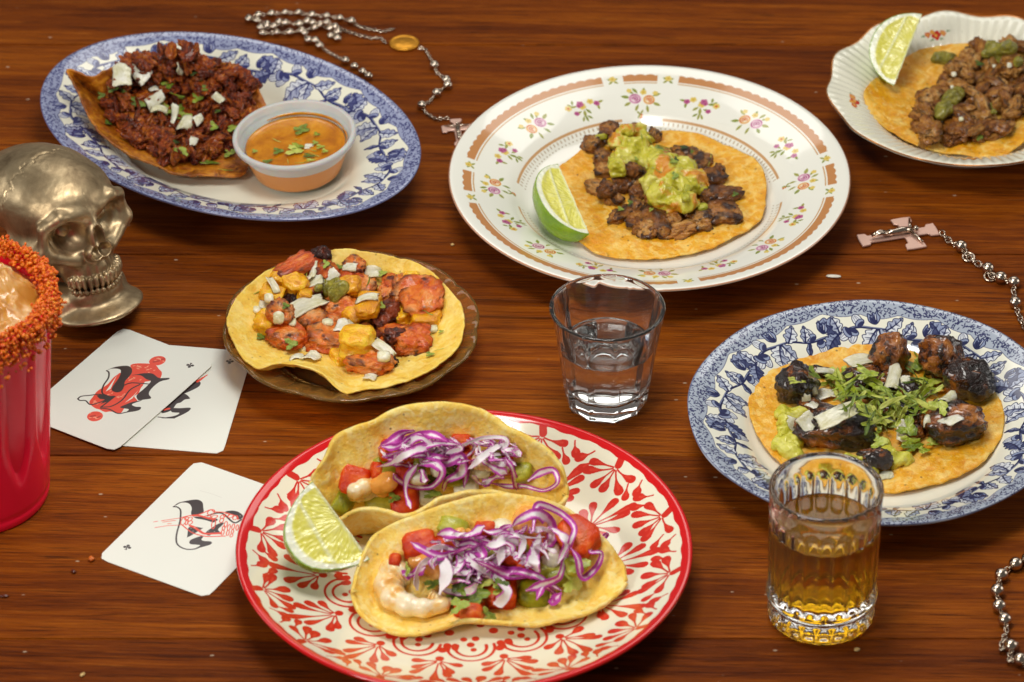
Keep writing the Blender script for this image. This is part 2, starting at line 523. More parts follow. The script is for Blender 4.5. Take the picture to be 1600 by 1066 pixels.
# ---- blue transfer print with oak leaves and acorns
def blue_print(name, a, b, nmot, base, band, dash, ink, mid, pale, seed, bandw=9.0):
    R = np.random.default_rng(seed)
    cv = Canvas(2 * a, 2 * b, 6.6, base)
    rim = Rim(a, b)
    per = rim.L / nmot
    s = np.linspace(0, rim.L, nmot * 40 + 1)
    ph = (s / per) % 1.0
    edge = bandw + 1.2 * np.sin(ph * TAU + .6) + 2.2 * np.abs(np.sin(ph * TAU * 1.5 + .3)) - .6
    X, Y = cv.grid()
    f_ = np.hypot(X / a, Y / b); dd_ = (1 - f_) * f_ / np.maximum(np.hypot(X / a ** 2, Y / b ** 2), 1e-6)
    tt_ = np.arctan2(Y / b, X / a) % TAU
    s_ = np.interp(tt_, np.linspace(0, TAU, 1441), rim.d)
    e_ = np.interp(s_, s, edge)
    cv.a[dd_ < e_] = rgb(band)
    k_ = np.abs(dd_ - e_) < .2
    cv.a[k_] = cv.a[k_] * .45 + rgb(ink) * .55
    n = int(rim.L * bandw / 2.1)
    for q, f in zip(R.random(n) * rim.L, R.random(n)):
        dd = .7 + f * (np.interp(q, s, edge) - 1.6)
        p = rim(np.array([q]), np.array([dd]))[0]; an = R.random() * TAU; l = .34 + .30 * R.random()
        v = np.array([math.cos(an), math.sin(an)]) * l
        cv.line([p - v, p + v], [.30, .20], dash)
    cv.line(rim(s, s * 0 + .25), .35, dash, .5)
    def leaf(f, x, y, an, L, W, lobes=4, shade=True, dark=False):
        L *= 1.25; W *= 1.3
        t = np.linspace(0, 1, 40)
        hw = W * np.sin(np.pi * np.clip(t, 0, 1) ** .8) ** .75 * (.62 + .38 * np.abs(np.cos(t * np.pi * lobes)))
        cx = t * L; cyv = .10 * L * np.sin(t * 2.4)
        c_, s_ = math.cos(an), math.sin(an)
        def M(u, v): return f(x + u * c_ - v * s_, y + u * s_ + v * c_)
        up = M(cx, cyv + hw); lo = M(cx, cyv - hw); mid_ = M(cx, cyv)
        o = np.vstack([up, lo[::-1]])
        cv.poly(o, mid if dark else pale)
        if shade: cv.poly(np.vstack([mid_, lo[::-1]]), ink if dark else mid, .7)
        cv.line(np.vstack([o, o[:1]]), .22, ink)
        cv.line(mid_, np.linspace(.5, .15, 40), ink)
        for k in range(1, lobes + 1):
            tt = k / (lobes + .6); i = int(tt * 39)
            for sg in (1, -1):
                e = M(np.array([cx[i], min(cx[i] + .10 * L, L)]), np.array([cyv[i], cyv[i] + sg * hw[i] * .85]))
                cv.line(e, [.3, .12], ink, .9)
                e = M(np.array([cx[i] + .05 * L, min(cx[i] + .13 * L, L)]), np.array([cyv[i], cyv[i] + sg * hw[i] * .6]))
                cv.line(e, [.22, .1], ink, .55)
    def acorn(f, x, y, an, L, W):
        L *= 1.1; W *= 1.2
        t = np.linspace(0, TAU, 28); c_, s_ = math.cos(an), math.sin(an)
        def M(u, v): return f(x + u * c_ - v * s_, y + u * s_ + v * c_)
        e = M(L * .5 + L * .5 * np.cos(t), W * np.sin(t))
        cv.poly(e, pale); cv.line(e, .2, ink)
        g = M(L * .22 + L * .26 * np.cos(t), W * 1.12 * np.sin(t)); cv.poly(g, mid); cv.line(g, .22, ink)
        g = M(L * .13 + L * .14 * np.cos(t), W * .9 * np.sin(t)); cv.poly(g, ink, .9)
        for k in (-.5, 0.1, .5): cv.line(M(np.array([L * .5, L * .9]), np.array([W * k, W * k * .5])), .13, ink, .7)
    def bud(f, x, y, an, L, W):
        c_, s_ = math.cos(an), math.sin(an)
        def M(u, v): return f(x + u * c_ - v * s_, y + u * s_ + v * c_)
        u = np.array([0, .15, .45, .7, 1.05, .82, .95, .72, 1.0, .6, .35, .1]) * L
        v = np.array([0, .6, 1., .8, .95, .45, .1, -.2, -.75, -1., -.95, -.5]) * W
        pts = catmull(np.stack([u, v], -1), 48, True); o = M(pts[:, 0], pts[:, 1])
        cv.poly(o, mid); cv.line(np.vstack([o, o[:1]]), .26, ink)
        cv.poly(M(pts[:, 0] * .75, pts[:, 1] * .55 - W * .25), ink, .85)
        for k in (-.5, .05, .55): cv.line(M(np.array([L * .1, L * .8]), np.array([W * k * .4, W * k])), [.35, .15], ink)
        cv.line(M(np.array([L * .35, L * .7]), np.array([W * .2, W * .35])), .22, pale, .8)
    dv = bandw + 10.2                                    # middle of the vine, mm in from the edge
    for m in range(nmot):
        j = R.normal(0, .6, 12)
        flip = 1 if m % 2 == 0 else -1
        def f(x, y, m=m): return rim(m * per + np.asarray(x, float), dv - np.asarray(y, float))
        x = np.linspace(-2, per + 2, 40)
        stem = 2.6 * np.sin(x / per * TAU) + .5 * np.sin(x / per * TAU * 3 + 1)
        cv.line(f(x, stem), .75 - .18 * np.cos(x / per * TAU), ink)
        cv.line(f(x[4:-4], stem[4:-4] + .35), .18, mid)
        y0 = lambda q: 2.6 * math.sin(q / per * TAU) + .5 * math.sin(q / per * TAU * 3 + 1)
        P = per / 54.0
        leaf(f, 3 * P, y0(3 * P) - .5, 2.3 + .1 * j[0], 9.5, 3.2, 3)
        leaf(f, 8 * P, y0(8 * P) - .4, -1.0 + .1 * j[1], 12.5, 4.6, 4)
        leaf(f, 7 * P, y0(7 * P) - .4, -2.0 + .1 * j[1], 9.5, 3.6, 3)
        bud(f, 8.5 * P, y0(8 * P) + 2.6, 1.25 + .1 * j[2], 7.5, 3.6)
        acorn(f, 16 * P, y0(16 * P) + .8, .95 + .1 * j[3], 7.0, 2.3)
        acorn(f, 20 * P, y0(20 * P) - .9, -1.2, 7.6, 2.6)
        acorn(f, 22.5 * P, y0(22 * P) - .9, -.55, 8.0, 2.6)
        leaf(f, 27 * P, y0(27 * P) + .3, .55 + .1 * j[4], 12.5, 4.2, 4, True, True)
        leaf(f, 28 * P, y0(28 * P) + .3, 1.35 + .1 * j[4], 8.5, 3.0, 3)
        leaf(f, 29 * P, y0(29 * P) - .3, -.75 + .1 * j[5], 11.0, 3.8, 4, True, True)
        bud(f, 36.5 * P, y0(36 * P) + 2.4, 1.75 + .1 * j[6], 7.0, 3.2)
        acorn(f, 43 * P, y0(43 * P) + .8, 1.2, 7.0, 2.4)
        acorn(f, 40 * P, y0(40 * P) - .8, -1.7, 7.2, 2.4)
        leaf(f, 46 * P, y0(46 * P) - .4, -1.15, 7.0, 1.6, 2, True, True)
        leaf(f, 48 * P, y0(48 * P) + .4, 1.9, 8.0, 2.4, 3)
        x = np.linspace(0, 5, 12)
        cv.line(f(33 * P + x, y0(33 * P) + x * .9 + .5 * np.sin(x * 2)), .22, ink)
        cv.line(f(35 * P + x * .4, y0(33 * P) + 2.6 + x * .5), .18, ink)
    return cv.image(name)

# ---- red brush strokes
def red_print():
    R = np.random.default_rng(4)
    cv = Canvas(226, 226, 7.2, '#ebe6d0')
    RED, = ('#cf2f22',)
    N = 14
    def P(th, r): return np.stack([r * np.cos(th), r * np.sin(th)], -1)
    X, Y = cv.grid(); rr = np.hypot(X, Y)
    def petal(p, an, l, w, bend=0.0, r0=.36):
        t = np.linspace(0, 1, 9)
        a = an + bend * t
        q = p + np.stack([np.cumsum(np.cos(a)) * l / 9, np.cumsum(np.sin(a)) * l / 9], -1)
        rad = r0 + (w - r0) * np.clip((t - .38) / .50, 0, 1) ** 1.25
        cv.line(q, rad * 1.16, RED)
        cv.line(q[5:8] + .25, .35 * w, '#e2523f', .45)
    for k in range(N):
        th = (k + .08) / N * TAU
        half = TAU / N / 2
        # fan from the rim inwards
        p = P(np.array([th]), np.array([103.5]))[0]; cv.line(np.stack([p, P(np.array([th + .012]), np.array([106.5]))[0]]), 2.0, RED)
        for i, (da, l, w) in enumerate(((-1.32, 13, 1.8), (-.85, 15, 1.9), (-.32, 12.5, 2.1), (.25, 11.5, 2.1), (.80, 15, 1.9), (1.3, 12, 1.8))):
            petal(P(np.array([th]), np.array([101.8]))[0], th + np.pi + da + R.normal(0, .05), l * R.uniform(.94, 1.08), w * R.uniform(.92, 1.1), R.normal(0, .2))
        # fan from the middle outwards
        t2 = th + half
        p = P(np.array([t2]), np.array([69.5]))[0]
        cv.dot(p, 2.1, RED)
        for i, (da, l, w) in enumerate(((-1.35, 11, 1.8), (-.88, 14, 1.9), (-.44, 18, 1.9), (-.02, 22.5, 2.0), (.42, 18, 1.9), (.88, 14, 1.9), (1.35, 11, 1.8))):
            petal(P(np.array([t2]), np.array([71.5]))[0], t2 + da + R.normal(0, .05), l * R.uniform(.94, 1.05), w * R.uniform(.92, 1.1), R.normal(0, .18))
        petal(P(np.array([t2 + .06]), np.array([105.3]))[0], t2 + np.pi + .5, 8, 2.0, .3)
        petal(P(np.array([t2 - .07]), np.array([104.5]))[0], t2 + np.pi - .6, 9, 2.1, -.3)
        for da, r_, an, l in ((.115, 97, 2.5, 9), (-.12, 96, -2.5, 9)):
            petal(P(np.array([th + da]), np.array([r_ + 4.]))[0], th + da + an, l, 1.7, .2)
        # scrolls inside
        c = P(np.array([th]), np.array([59.0]))[0]
        t = np.linspace(-1.75, 1.75, 22)
        for rad, w in ((11.5, .55), (7.6, .6)):
            q = c + np.stack([np.cos(th + t) * rad, np.sin(th + t) * rad], -1)
            cv.line(q, w + .25 * np.abs(t) / 1.75 , RED)
            cv.line(q[:4], [2.0, 1.8, 1.2, w], RED)
        for dr, dt, r in ((0, 0, 1.9), (4.0, .02, 1.5), (-4.5, .05, 1.9), (-4.2, -.06, 1.7)): cv.dot(P(np.array([th + dt]), np.array([57 + dr]))[0], r, RED)
        cv.dot(P(np.array([t2]), np.array([62.0]))[0], 2.2, RED)
        cv.dot(P(np.array([t2 + .02]), np.array([48.0]))[0], 2.3, RED)
        cv.dot(P(np.array([t2 - .09]), np.array([42.0]))[0], 2.0, RED); cv.dot(P(np.array([t2 + .1]), np.array([39.0]))[0], 2.1, RED)
    for k in range(10):
        th = k / 10 * TAU
        for da in (-.7, -.25, .25, .7): petal(P(np.array([th]), np.array([15.]))[0], th + da, 13, 2.0)
    # red rim: band with a hand painted inner edge
    thg = np.arctan2(Y, X)
    e = 106.6 + .35 * np.sin(thg * 23 + 1) + .3 * np.sin(thg * 57)
    cv.a[rr > e] = rgb('#d0161a')
    return cv.image('red_brush_print')

# ---- flower garlands
def flower_print():
    R = np.random.default_rng(8)
    RO = 109.0
    cv = Canvas(2 * RO, 2 * RO, 7.4, '#ebeae0')
    def P(th, r): return np.stack([np.asarray(r) * np.cos(th), np.asarray(r) * np.sin(th)], -1)
    X, Y = cv.grid(); rr = np.hypot(X, Y); th = np.arctan2(Y, X)
    tan, tan2 = '#bf8450', '#c69a6b'
    def arc(a0, a1):   # mask of an angular span, degrees
        m = ((np.degrees(th) - a0) % 360) < ((a1 - a0) % 360); return m
    segs = []
    for q in range(4):
        b = q * 90
        segs += [(b - 5.6, b + 5.6), (b + 12.5, b + 77.5)]
    for a0, a1 in segs:
        m = arc(a0, a1)
        sc_ = 100.4 + .9 * np.abs(np.sin(th * 55))
        cv.a[m & (rr < sc_) & (rr > 96.4)] = rgb(tan)
        cv.a[m & (rr < 95.6) & (rr > 94.9)] = rgb(tan2)
    grain = R.random(rr.shape).astype(np.float32)[..., None]
    for q in range(4):
        m = arc(q * 90 + 9, q * 90 + 81)
        cv.a[m & (rr < 72.4) & (rr > 71.2)] = rgb(tan2)
        for a in np.arange(q * 90 + 10, q * 90 + 81, 2.2):
            cv.line([P(np.radians(a), 70.4), P(np.radians(a), 69.6)], .4, '#b9a58a')
            cv.dot(P(np.radians(a + 1.1), 67.6), .42, '#b0a18a')
    G1, G2, YL, YD = '#8f9a4a', '#a9a85c', '#dcc368', '#c9a544'
    def lf(f, u, v, an, l):
        t = np.linspace(0, 1, 9)
        up = np.stack([u + t * l * math.cos(an) - np.sin(t * np.pi) * l * .2 * math.sin(an), v + t * l * math.sin(an) + np.sin(t * np.pi) * l * .2 * math.cos(an)], -1)
        lo = np.stack([u + t * l * math.cos(an) + np.sin(t * np.pi) * l * .2 * math.sin(an), v + t * l * math.sin(an) - np.sin(t * np.pi) * l * .2 * math.cos(an)], -1)
        cv.poly(f(np.vstack([up, lo[::-1]])), G1 if R.random() < .5 else G2)
        cv.line(f(np.stack([[u, v], [u + l * .8 * math.cos(an), v + l * .8 * math.sin(an)]])), .16, '#77803a')
    def rose(f, u, v, r, ring, pet, fill):
        cv.dot(f(np.array([[u, v]]))[0], r, fill)
        for k in range(5):
            a = k / 5 * TAU + .4; t = np.linspace(a - .75, a + .75, 8)
            cv.line(f(np.stack([u + r * .78 * np.cos(t), v + r * .78 * np.sin(t)], -1)), .42, ring if k % 2 else pet)
        t = np.linspace(0, 4.6, 14); cv.line(f(np.stack([u + r * .42 * np.cos(t), v + r * .42 * np.sin(t)], -1)), .34, ring)
        cv.dot(f(np.array([[u, v]]))[0], r * .22, ring)
    def star(f, u, v, r, c1, c2):
        for k in range(5):
            a = k / 5 * TAU; cv.dot(f(np.array([[u + r * .6 * math.cos(a), v + r * .6 * math.sin(a)]]))[0], r * .5, c1)
        cv.dot(f(np.array([[u, v]]))[0], r * .4, c2)
    for k in range(16):
        a = k / 16 * TAU + math.pi / 2; fl = 1 if (k // 2) % 2 else -1
        def f(q, a=a, fl=fl):
            q = np.asarray(q, float); return P(a - fl * q[:, 0] / 84., 84. + q[:, 1])
        if k % 2 == 0:
            for an, u, v, l in ((.4, 6, 1, 5.5), (-.5, 6, -2, 5), (2.6, -6, 2, 5), (3.6, -6, -2.5, 5.5), (-1.3, 2, -4, 4.5), (-1.8, -3, -4.5, 4.5), (1.2, 2, 4, 4.5), (1.9, -1, 4, 4), (.9, 4, 3.5, 4)): lf(f, u, v, an + R.normal(0, .1), l)
            star(f, -1.2, 4.6, 1.7, YL, YD); star(f, -7.5, 4.2, 1.4, YL, YL); star(f, 6.2, 6.0, 1.4, YL, YL)
            rose(f, 3.6, .2, 3.6, '#a8507e', '#c987a8', '#e6cdd6')
            rose(f, -4.2, -.6, 3.4, '#cc6a34', '#d99a4a', '#ecd9b8')
            if k % 4 == 0:
                star(f, 1.0, -10.5, 1.2, '#c8622f', YL)
                for an in (.6, 2.2, -.8): lf(f, 1.0, -9.6, an, 3)
        else:
            for an, u, v, l in ((.2, 4, 1, 4.5), (2.9, -8, .5, 4), (-1.2, 1, -2.5, 5), (-.3, 3, -3, 4), (-2.2, 0, -2, 4.5), (2.0, 6, 2.5, 3.5), (.9, 6.5, 1.5, 3.5), (-1.6, 2, -6, 4), (-.9, 3, -6.5, 3.5), (-2.4, 1, -6.5, 3.5), (-1.4, -8, -.5, 4)): lf(f, u, v, an + R.normal(0, .12), l)
            star(f, -4.5, 2.2, 1.8, YL, YD); star(f, 1.2, .2, 2.2, YL, YD); star(f, 9.2, 1.2, 1.9, YL, '#c8622f')
            for u, v, r in ((1.6, 2.0, 2.0), (-7.6, .2, 1.7), (6.4, -3.6, 1.5), (2.8, 1.0, 1.4)):
                star(f, u, v, r, '#b8608c', '#93386c')
    for q in range(4):
        for sg in (-1, 1):
            a = math.pi / 2 * q + math.pi / 2 + sg * math.radians(9.1)
            def f(q_, a=a): q_ = np.asarray(q_, float); return P(a - q_[:, 0] / 98., 98. + q_[:, 1])
            for an in (.5, 2.6, -.6, -2.5): lf(f, 0, -.5, an, 3.6)
            star(f, 0, .8, 1.8, YL, YD)
    m = rr > RO - 1.0
    cv.a[m] = rgb('#c9977a')
    return cv.image('flower_garland_print')

# ---- small red flowers
def posy_print():
    cv = Canvas(158, 158, 6.0, '#e9e6d4')
    for a in np.radians([102, 186, 268, 350, 35]):
        c = np.array([math.cos(a), math.sin(a)]) * 63; t = np.array([-math.sin(a), math.cos(a)])
        for u, v, r, c1 in ((0, 0, 2.4, '#c02a1e'), (4.6, 1.0, 1.5, '#cc6a3a'), (-4.2, .6, 1.6, '#d58a4e'), (1.6, 1.8, 1.3, '#d8923e')):
            p = c + t * u + c / 63 * v
            for k in range(5): cv.dot(p + np.array([math.cos(k * 1.257), math.sin(k * 1.257)]) * r * .62, r * .55, c1)
            cv.dot(p, r * .4, '#e0a24a')
        for u, v in ((7, 0), (-7, 1), (2.4, -2.6), (-2.2, -2.8)):
            p = c + t * u + c / 63 * v; cv.line([p, p + t * np.sign(u) * 1.6], [.7, .2], '#93a080')
    return cv.image('posy_print')

# ------------------------------------------------------------------ table
tw = NT('table_wood')
co = tw.coord(True)
mp = tw.n('Mapping'); tw.t.links.new(co, mp.inputs[0]); mp.inputs['Rotation'].default_value = (0, 0, .035)
warp = tw.n('TexNoise', Scale=5.0, Detail=3.0); tw.t.links.new(mp.outputs[0], warp.inputs['Vector'])
wv = tw.n('VectorMath', operation='SCALE'); tw.t.links.new(warp.outputs['Color'], wv.inputs[0]); wv.inputs['Scale'].default_value = .0065
ad = tw.n('VectorMath', operation='ADD'); tw.t.links.new(mp.outputs[0], ad.inputs[0]); tw.t.links.new(wv.outputs[0], ad.inputs[1])
def stretched(sx, sy, detail=5, rough=.6, scale=1.0):
    m = tw.n('Mapping'); tw.t.links.new(ad.outputs[0], m.inputs[0]); m.inputs['Scale'].default_value = (sx, sy, 1)
    return tw.noise(m.outputs[0], scale, detail, rough)
broad = stretched(1.8, 20, 4); band = stretched(5.0, 150, 5, .7); fine = stretched(26, 780, 6, .78); hair = stretched(40, 1300, 2)
pores = stretched(34, 1100, 3, .6)
f1 = tw.math('ADD', tw.math('MULTIPLY', broad, .24), tw.math('MULTIPLY', band, .36))
f1 = tw.math('ADD', f1, tw.math('MULTIPLY', fine, .40))
f1 = tw.math('ADD', f1, tw.math('MULTIPLY', tw.math('SUBTRACT', stretched(.9, 4.5, 2), .5), .34))
colr = tw.ramp(f1, [(.30, '#260c02'), (.40, '#542205'), (.50, '#793806'), (.60, '#9a500b'), (.76, '#bf7f3a')])
gro = tw.ramp(stretched(1.6, 130, 3, .5), [(.27, 0.0), (.36, 1.0)])
colr = tw.mix(gro, tw.mix(.55, colr, '#2a0d05'), colr)
lite = tw.ramp(fine, [(.60, 0.0), (.78, 1.0)])
colr = tw.mix(tw.math('MULTIPLY', lite, .35), colr, '#c98a48')
pr = tw.ramp(pores, [(.34, 1.0), (.43, 0.0)])
colr = tw.mix(tw.math('MULTIPLY', pr, .62), colr, '#2c1207')
# pale nicks and dust
dm = tw.n('Mapping'); tw.t.links.new(co, dm.inputs[0]); dm.inputs['Scale'].default_value = (1, 1.8, 1)
dv_ = tw.voro(dm.outputs[0], 42)
dust = tw.ramp(dv_, [(.035, 1.0), (.055, 0.0)])
colr = tw.mix(tw.math('MULTIPLY', dust, .6), colr, '#c9b49a')
tw.set(Base_Color=colr, Coat_Weight=.0)
tw.b.inputs['Specular IOR Level'].default_value = .09
rg = tw.math('MULTIPLY_ADD', fine, .28); rg.node.inputs[2].default_value = .30
tw.set(Roughness=rg)
hgt = tw.math('ADD', tw.math('MULTIPLY', gro, .9), tw.math('ADD', tw.math('MULTIPLY', fine, 1.0), tw.math('MULTIPLY', hair, .5)))
hgt = tw.math('SUBTRACT', hgt, tw.math('MULTIPLY', pr, .25))
tw.bump(hgt, .7, .0009)
tx0, tx1, ty0, ty1, tt = -.75, .75, -.5, .58, .035
dark = plain('wood_underside', '#2a1206', .7)
def box_mesh(name, x0, x1, y0, y1, z0, z1, mat, bev=0.0):
    bm = bmesh.new(); bmesh.ops.create_cube(bm, size=1.0)
    for v in bm.verts: v.co = ((x0 + x1) / 2 + v.co.x * (x1 - x0), (y0 + y1) / 2 + v.co.y * (y1 - y0), (z0 + z1) / 2 + v.co.z * (z1 - z0))
    if bev: bmesh.ops.bevel(bm, geom=list(bm.edges), offset=bev, segments=2, affect='EDGES')
    me = bpy.data.meshes.new(name); bm.to_mesh(me); bm.free(); me.materials.append(mat); return me
tbl = part('tabletop', box_mesh('tabletop', tx0 + .01, tx1 - .01, ty0 + .01, ty1 - .01, -tt, -.010, dark))
tag(tbl, 'brown wooden tabletop of long boards with horizontal grain under all the dishes', None, None, 'structure')
seams = [ty0, -.246, -.099, .079, .287, ty1]
for ya, yb in zip(seams[:-1], seams[1:]):
    part('board', box_mesh('board', tx0, tx1, ya + .00016, yb - .00016, -.0098, 0.0, tw.m, .0005), tbl)

# ------------------------------------------------------------------ plates
def plate_mesh(name, R, prof, n, mats, center, sx=1., sy=1., rotz=0., mod=None, uvspan=None, top=0, uvrot=0.):
    """prof: fractions of R for r and metres for z, from the middle of the top over the rim to the middle of the foot"""
    pr = [(r * R, z) for r, z in prof]
    V, F, th, k = lathe(pr, n, sx, sy, mod)
    uvspan = uvspan or (2 * R * sx, 2 * R * sy)
    U = V[:, :2].copy()
    c, s = math.cos(uvrot), math.sin(uvrot); U = np.stack([U[:, 0] * c - U[:, 1] * s, U[:, 0] * s + U[:, 1] * c], -1)
    uv = U / np.array(uvspan) + .5
    fm = (np.arange(len(F)) // n >= top).astype(np.int32)
    c, s = math.cos(rotz), math.sin(rotz)
    V = np.stack([V[:, 0] * c - V[:, 1] * s + center[0], V[:, 0] * s + V[:, 1] * c + center[1], V[:, 2] + center[2]], -1)
    return mesh(name, V, F[:, ::-1], mats, uv=uv, fm=fm)

def smooth_profile(key, n):
    return [tuple(p) for p in catmull(resample(np.array(key), max(6, len(key))) * 0 + np.array(key) if False else np.array(key), n)]

white_glaze = NT('white_glaze'); white_glaze.set(Base_Color=lin('#e2e8dc'), Roughness=.14, Coat_Weight=.5, Coat_Roughness=.05); white_glaze = white_glaze.m
blue_glaze = NT('blue_glaze_edge'); blue_glaze.set(Base_Color=lin('#b9c2d6'), Roughness=.14, Coat_Weight=.5, Coat_Roughness=.05); blue_glaze = blue_glaze.m
red_glaze = NT('red_glaze'); red_glaze.set(Base_Color=lin('#cf1418'), Roughness=.13, Coat_Weight=.6, Coat_Roughness=.05); red_glaze = red_glaze.m

# round blue plate
p = (.18460, -.08859, 0)
bprint = blue_print('oak_leaf_print_round', 95.6, 95.6, 9, '#eae8d8', '#a8b1c0', '#34365e', '#23274f', '#8f9ab8', '#dadee4', 21)
bm_ = print_mat('blue_plate_print', bprint)
prof = [(0.0001, .0055), (.30, .0055), (.55, .0058), (.635, .0066), (.675, .0085), (.71, .0112), (.76, .0136), (.86, .0172), (.95, .0205), (.985, .0218), (.998, .0217), (1.0, .0209), (.992, .0200), (.95, .0183), (.86, .0150), (.76, .0112), (.69, .0070), (.645, .0030), (.60, .0004), (.57, .0), (.55, .0010), (.30, .0022), (.0001, .0022)]
def slight_wave(R, Z, th): return R * (1 + .004 * np.sin(th * 9 + .5)), Z
solo('dinner_plate', plate_mesh('round_blue_plate', .0956, prof, 180, [bm_, blue_glaze], p, mod=slight_wave, uvspan=(.1912, .1912), top=11), p,
     'round plate with blue oak leaf print and speckled rim, beneath the dark glazed taco', 'plate')

# oval blue platter
p = (-.15481, .16538, 0)
ao, bo = .1152, .0809
oprint = blue_print('oak_leaf_print_oval', ao * 1000, bo * 1000, 9, '#e9e6d4', '#949bba', '#3e4070', '#2d3064', '#8d94b8', '#d2d5de', 5, 8.2)
om = print_mat('oval_platter_print', oprint)
def wave_oval(R, Z, th): return R * (1 + .006 * np.sin(th * 8 + .5) * (R > .8)), Z
profo = [(0.0001, .0060), (.30, .0060), (.50, .0064), (.585, .0080), (.64, .0125), (.70, .0182), (.78, .0212), (.88, .0240), (.95, .0262), (.985, .0274), (.998, .0273), (1.0, .0265), (.990, .0255), (.95, .0240), (.86, .0208), (.76, .0178), (.68, .0130), (.61, .0060), (.56, .0010), (.54, .0), (.52, .0010), (.30, .0026), (.0001, .0026)]
solo('oval_platter', plate_mesh('oval_blue_platter', 1.0, profo, 200, [om, blue_glaze], p, ao, bo, math.radians(-34.3), uvspan=(2 * ao, 2 * bo), top=11), p,
     'oval white platter with blue oak leaf print holding the dark meat taco and sauce cup', 'plate')

# large white plate with flower garlands
p = (.07436, .12195, 0)
fm_ = print_mat('flower_plate_print', flower_print())
gold = plain('gold_rim_line', '#c48a66', .25, .3)
proff = [(0.0001, .0050), (.30, .0050), (.52, .0053), (.595, .0062), (.635, .0085), (.675, .0122), (.72, .0148), (.82, .0180), (.92, .0212), (.975, .0230), (.992, .0232), (1.0, .0226), (.994, .0217), (.95, .0200), (.84, .0165), (.74, .0128), (.67, .0080), (.61, .0030), (.57, .0002), (.55, .0), (.53, .0012), (.30, .0022), (.0001, .0022)]
fp = solo('dinner_plate', plate_mesh('flower_plate', .1088, proff, 180, [fm_, white_glaze], p, uvspan=(.218, .218), top=11, uvrot=-.03), p,
     'large white plate with garlands of pink and orange roses and tan border segments', 'plate')

# red and white plate
p = (-.02342, -.20162, 0)
rm_ = print_mat('red_plate_print', red_print(), bump=1.0)
profr = [(0.0001, .0060), (.30, .0060), (.55, .0066), (.66, .0080), (.74, .0105), (.83, .0142), (.91, .0184), (.955, .0212), (.978, .0226), (.993, .0228), (1.0, .0219), (.993, .0205), (.95, .0180), (.86, .0130), (.76, .0080), (.66, .0030), (.60, .0004), (.57, .0), (.55, .0012), (.30, .0026), (.0001, .0026)]
rp = thing('dinner_plate', p, 'cream plate painted with red teardrop fans and a red rim, under two shrimp tacos', 'plate')
me = plate_mesh('red_plate', .1120, profr, 200, [rm_, red_glaze], p, uvspan=(.226, .226), top=7, uvrot=.2)
part('plate_body', me, rp)

# fluted white saucer, partly outside the picture
p = (.25234, .20582, 0)
tm = print_mat('posy_plate_print', posy_print())
def flute(R, Z, th):
    f = np.clip((R / .0775 - .62) / .38, 0, 1)
    lob = np.sin(th * 12 + .4)
    return R * (1 + .018 * f * f * lob), Z + .0010 * f * lob + .00042 * np.sin(th * 84) * np.clip(f * 4, 0, 1) * np.clip((1.0 - f) * 5, 0, 1)
proft = [(0.0001, .0060), (.30, .0060), (.54, .0064), (.62, .0076), (.66, .0105), (.70, .0140), (.78, .0178), (.86, .0208), (.94, .0232), (.98, .0242), (.995, .0240), (1.0, .0233), (.99, .0226), (.94, .0216), (.84, .0180), (.74, .0130), (.66, .0070), (.60, .0010), (.57, .0), (.55, .0012), (.30, .0028), (.0001, .0028)]
tr = thing('saucer', p, 'white fluted saucer with wavy gilded edge and small red flowers, at the top right corner', 'plate')
part('saucer_body', plate_mesh('fluted_saucer', .0775, proft, 504, [tm, white_glaze], p, mod=flute, uvspan=(.158, .158), top=11), tr)
th = np.arange(240) / 240 * TAU
lob = np.sin(th * 12 + .4)
gp = np.stack([np.cos(th) * .0775 * .997 * (1 + .018 * lob) + p[0], np.sin(th) * .0775 * .997 * (1 + .018 * lob) + p[1], .0240 + .0010 * lob], -1)
V, F = tube(gp, .00045, 6, True)
part('gilded_edge', mesh('gilded_edge', V, F, plain('gilding', '#c07a3a', .25, .7)), tr)

# amber pressed glass saucer
p = (-.08359, -.01220, 0)
am = NT('amber_glass'); am.set(Base_Color=lin('#fcc56a'), Roughness=.03, IOR=1.40, Transmission_Weight=.90)
aco = am.coord(False); am.bump(am.noise(aco, 140, 2), .10, .0010); am = am.m
def scal(R, Z, th):
    f = np.clip((R / .0675 - .66) / .34, 0, 1)
    lob = np.abs(np.sin(th * 5 + .3)) ** .6
    return R * (1 - .035 * f * (1 - lob)), Z
profa = [(0.0001, .0050), (.25, .0050), (.45, .0052), (.56, .0058), (.63, .0085), (.70, .0125), (.80, .0158), (.90, .0182), (.97, .0198), (.995, .0200), (1.0, .0190), (.985, .0178), (.94, .0166), (.84, .0138), (.74, .0105), (.66, .0060), (.60, .0015), (.56, .0), (.52, .0), (.50, .0012), (.25, .0015), (.0001, .0015)]
def scal2(R, Z, th):
    R, Z = scal(R, Z, th)
    # pressed rings and petals on the underside
    f = np.clip((R / .0675 - .62) / .2, 0, 1) * np.clip((.985 - R / .0675) / .06, 0, 1)
    return R, Z + .0007 * f * np.sin(th * 30)
solo('glass_saucer', plate_mesh('amber_saucer', .0675, profa, 240, [am], p, mod=scal2, top=99), p,
     'amber glass saucer with scalloped edge under the grilled chicken and pineapple taco', 'plate')
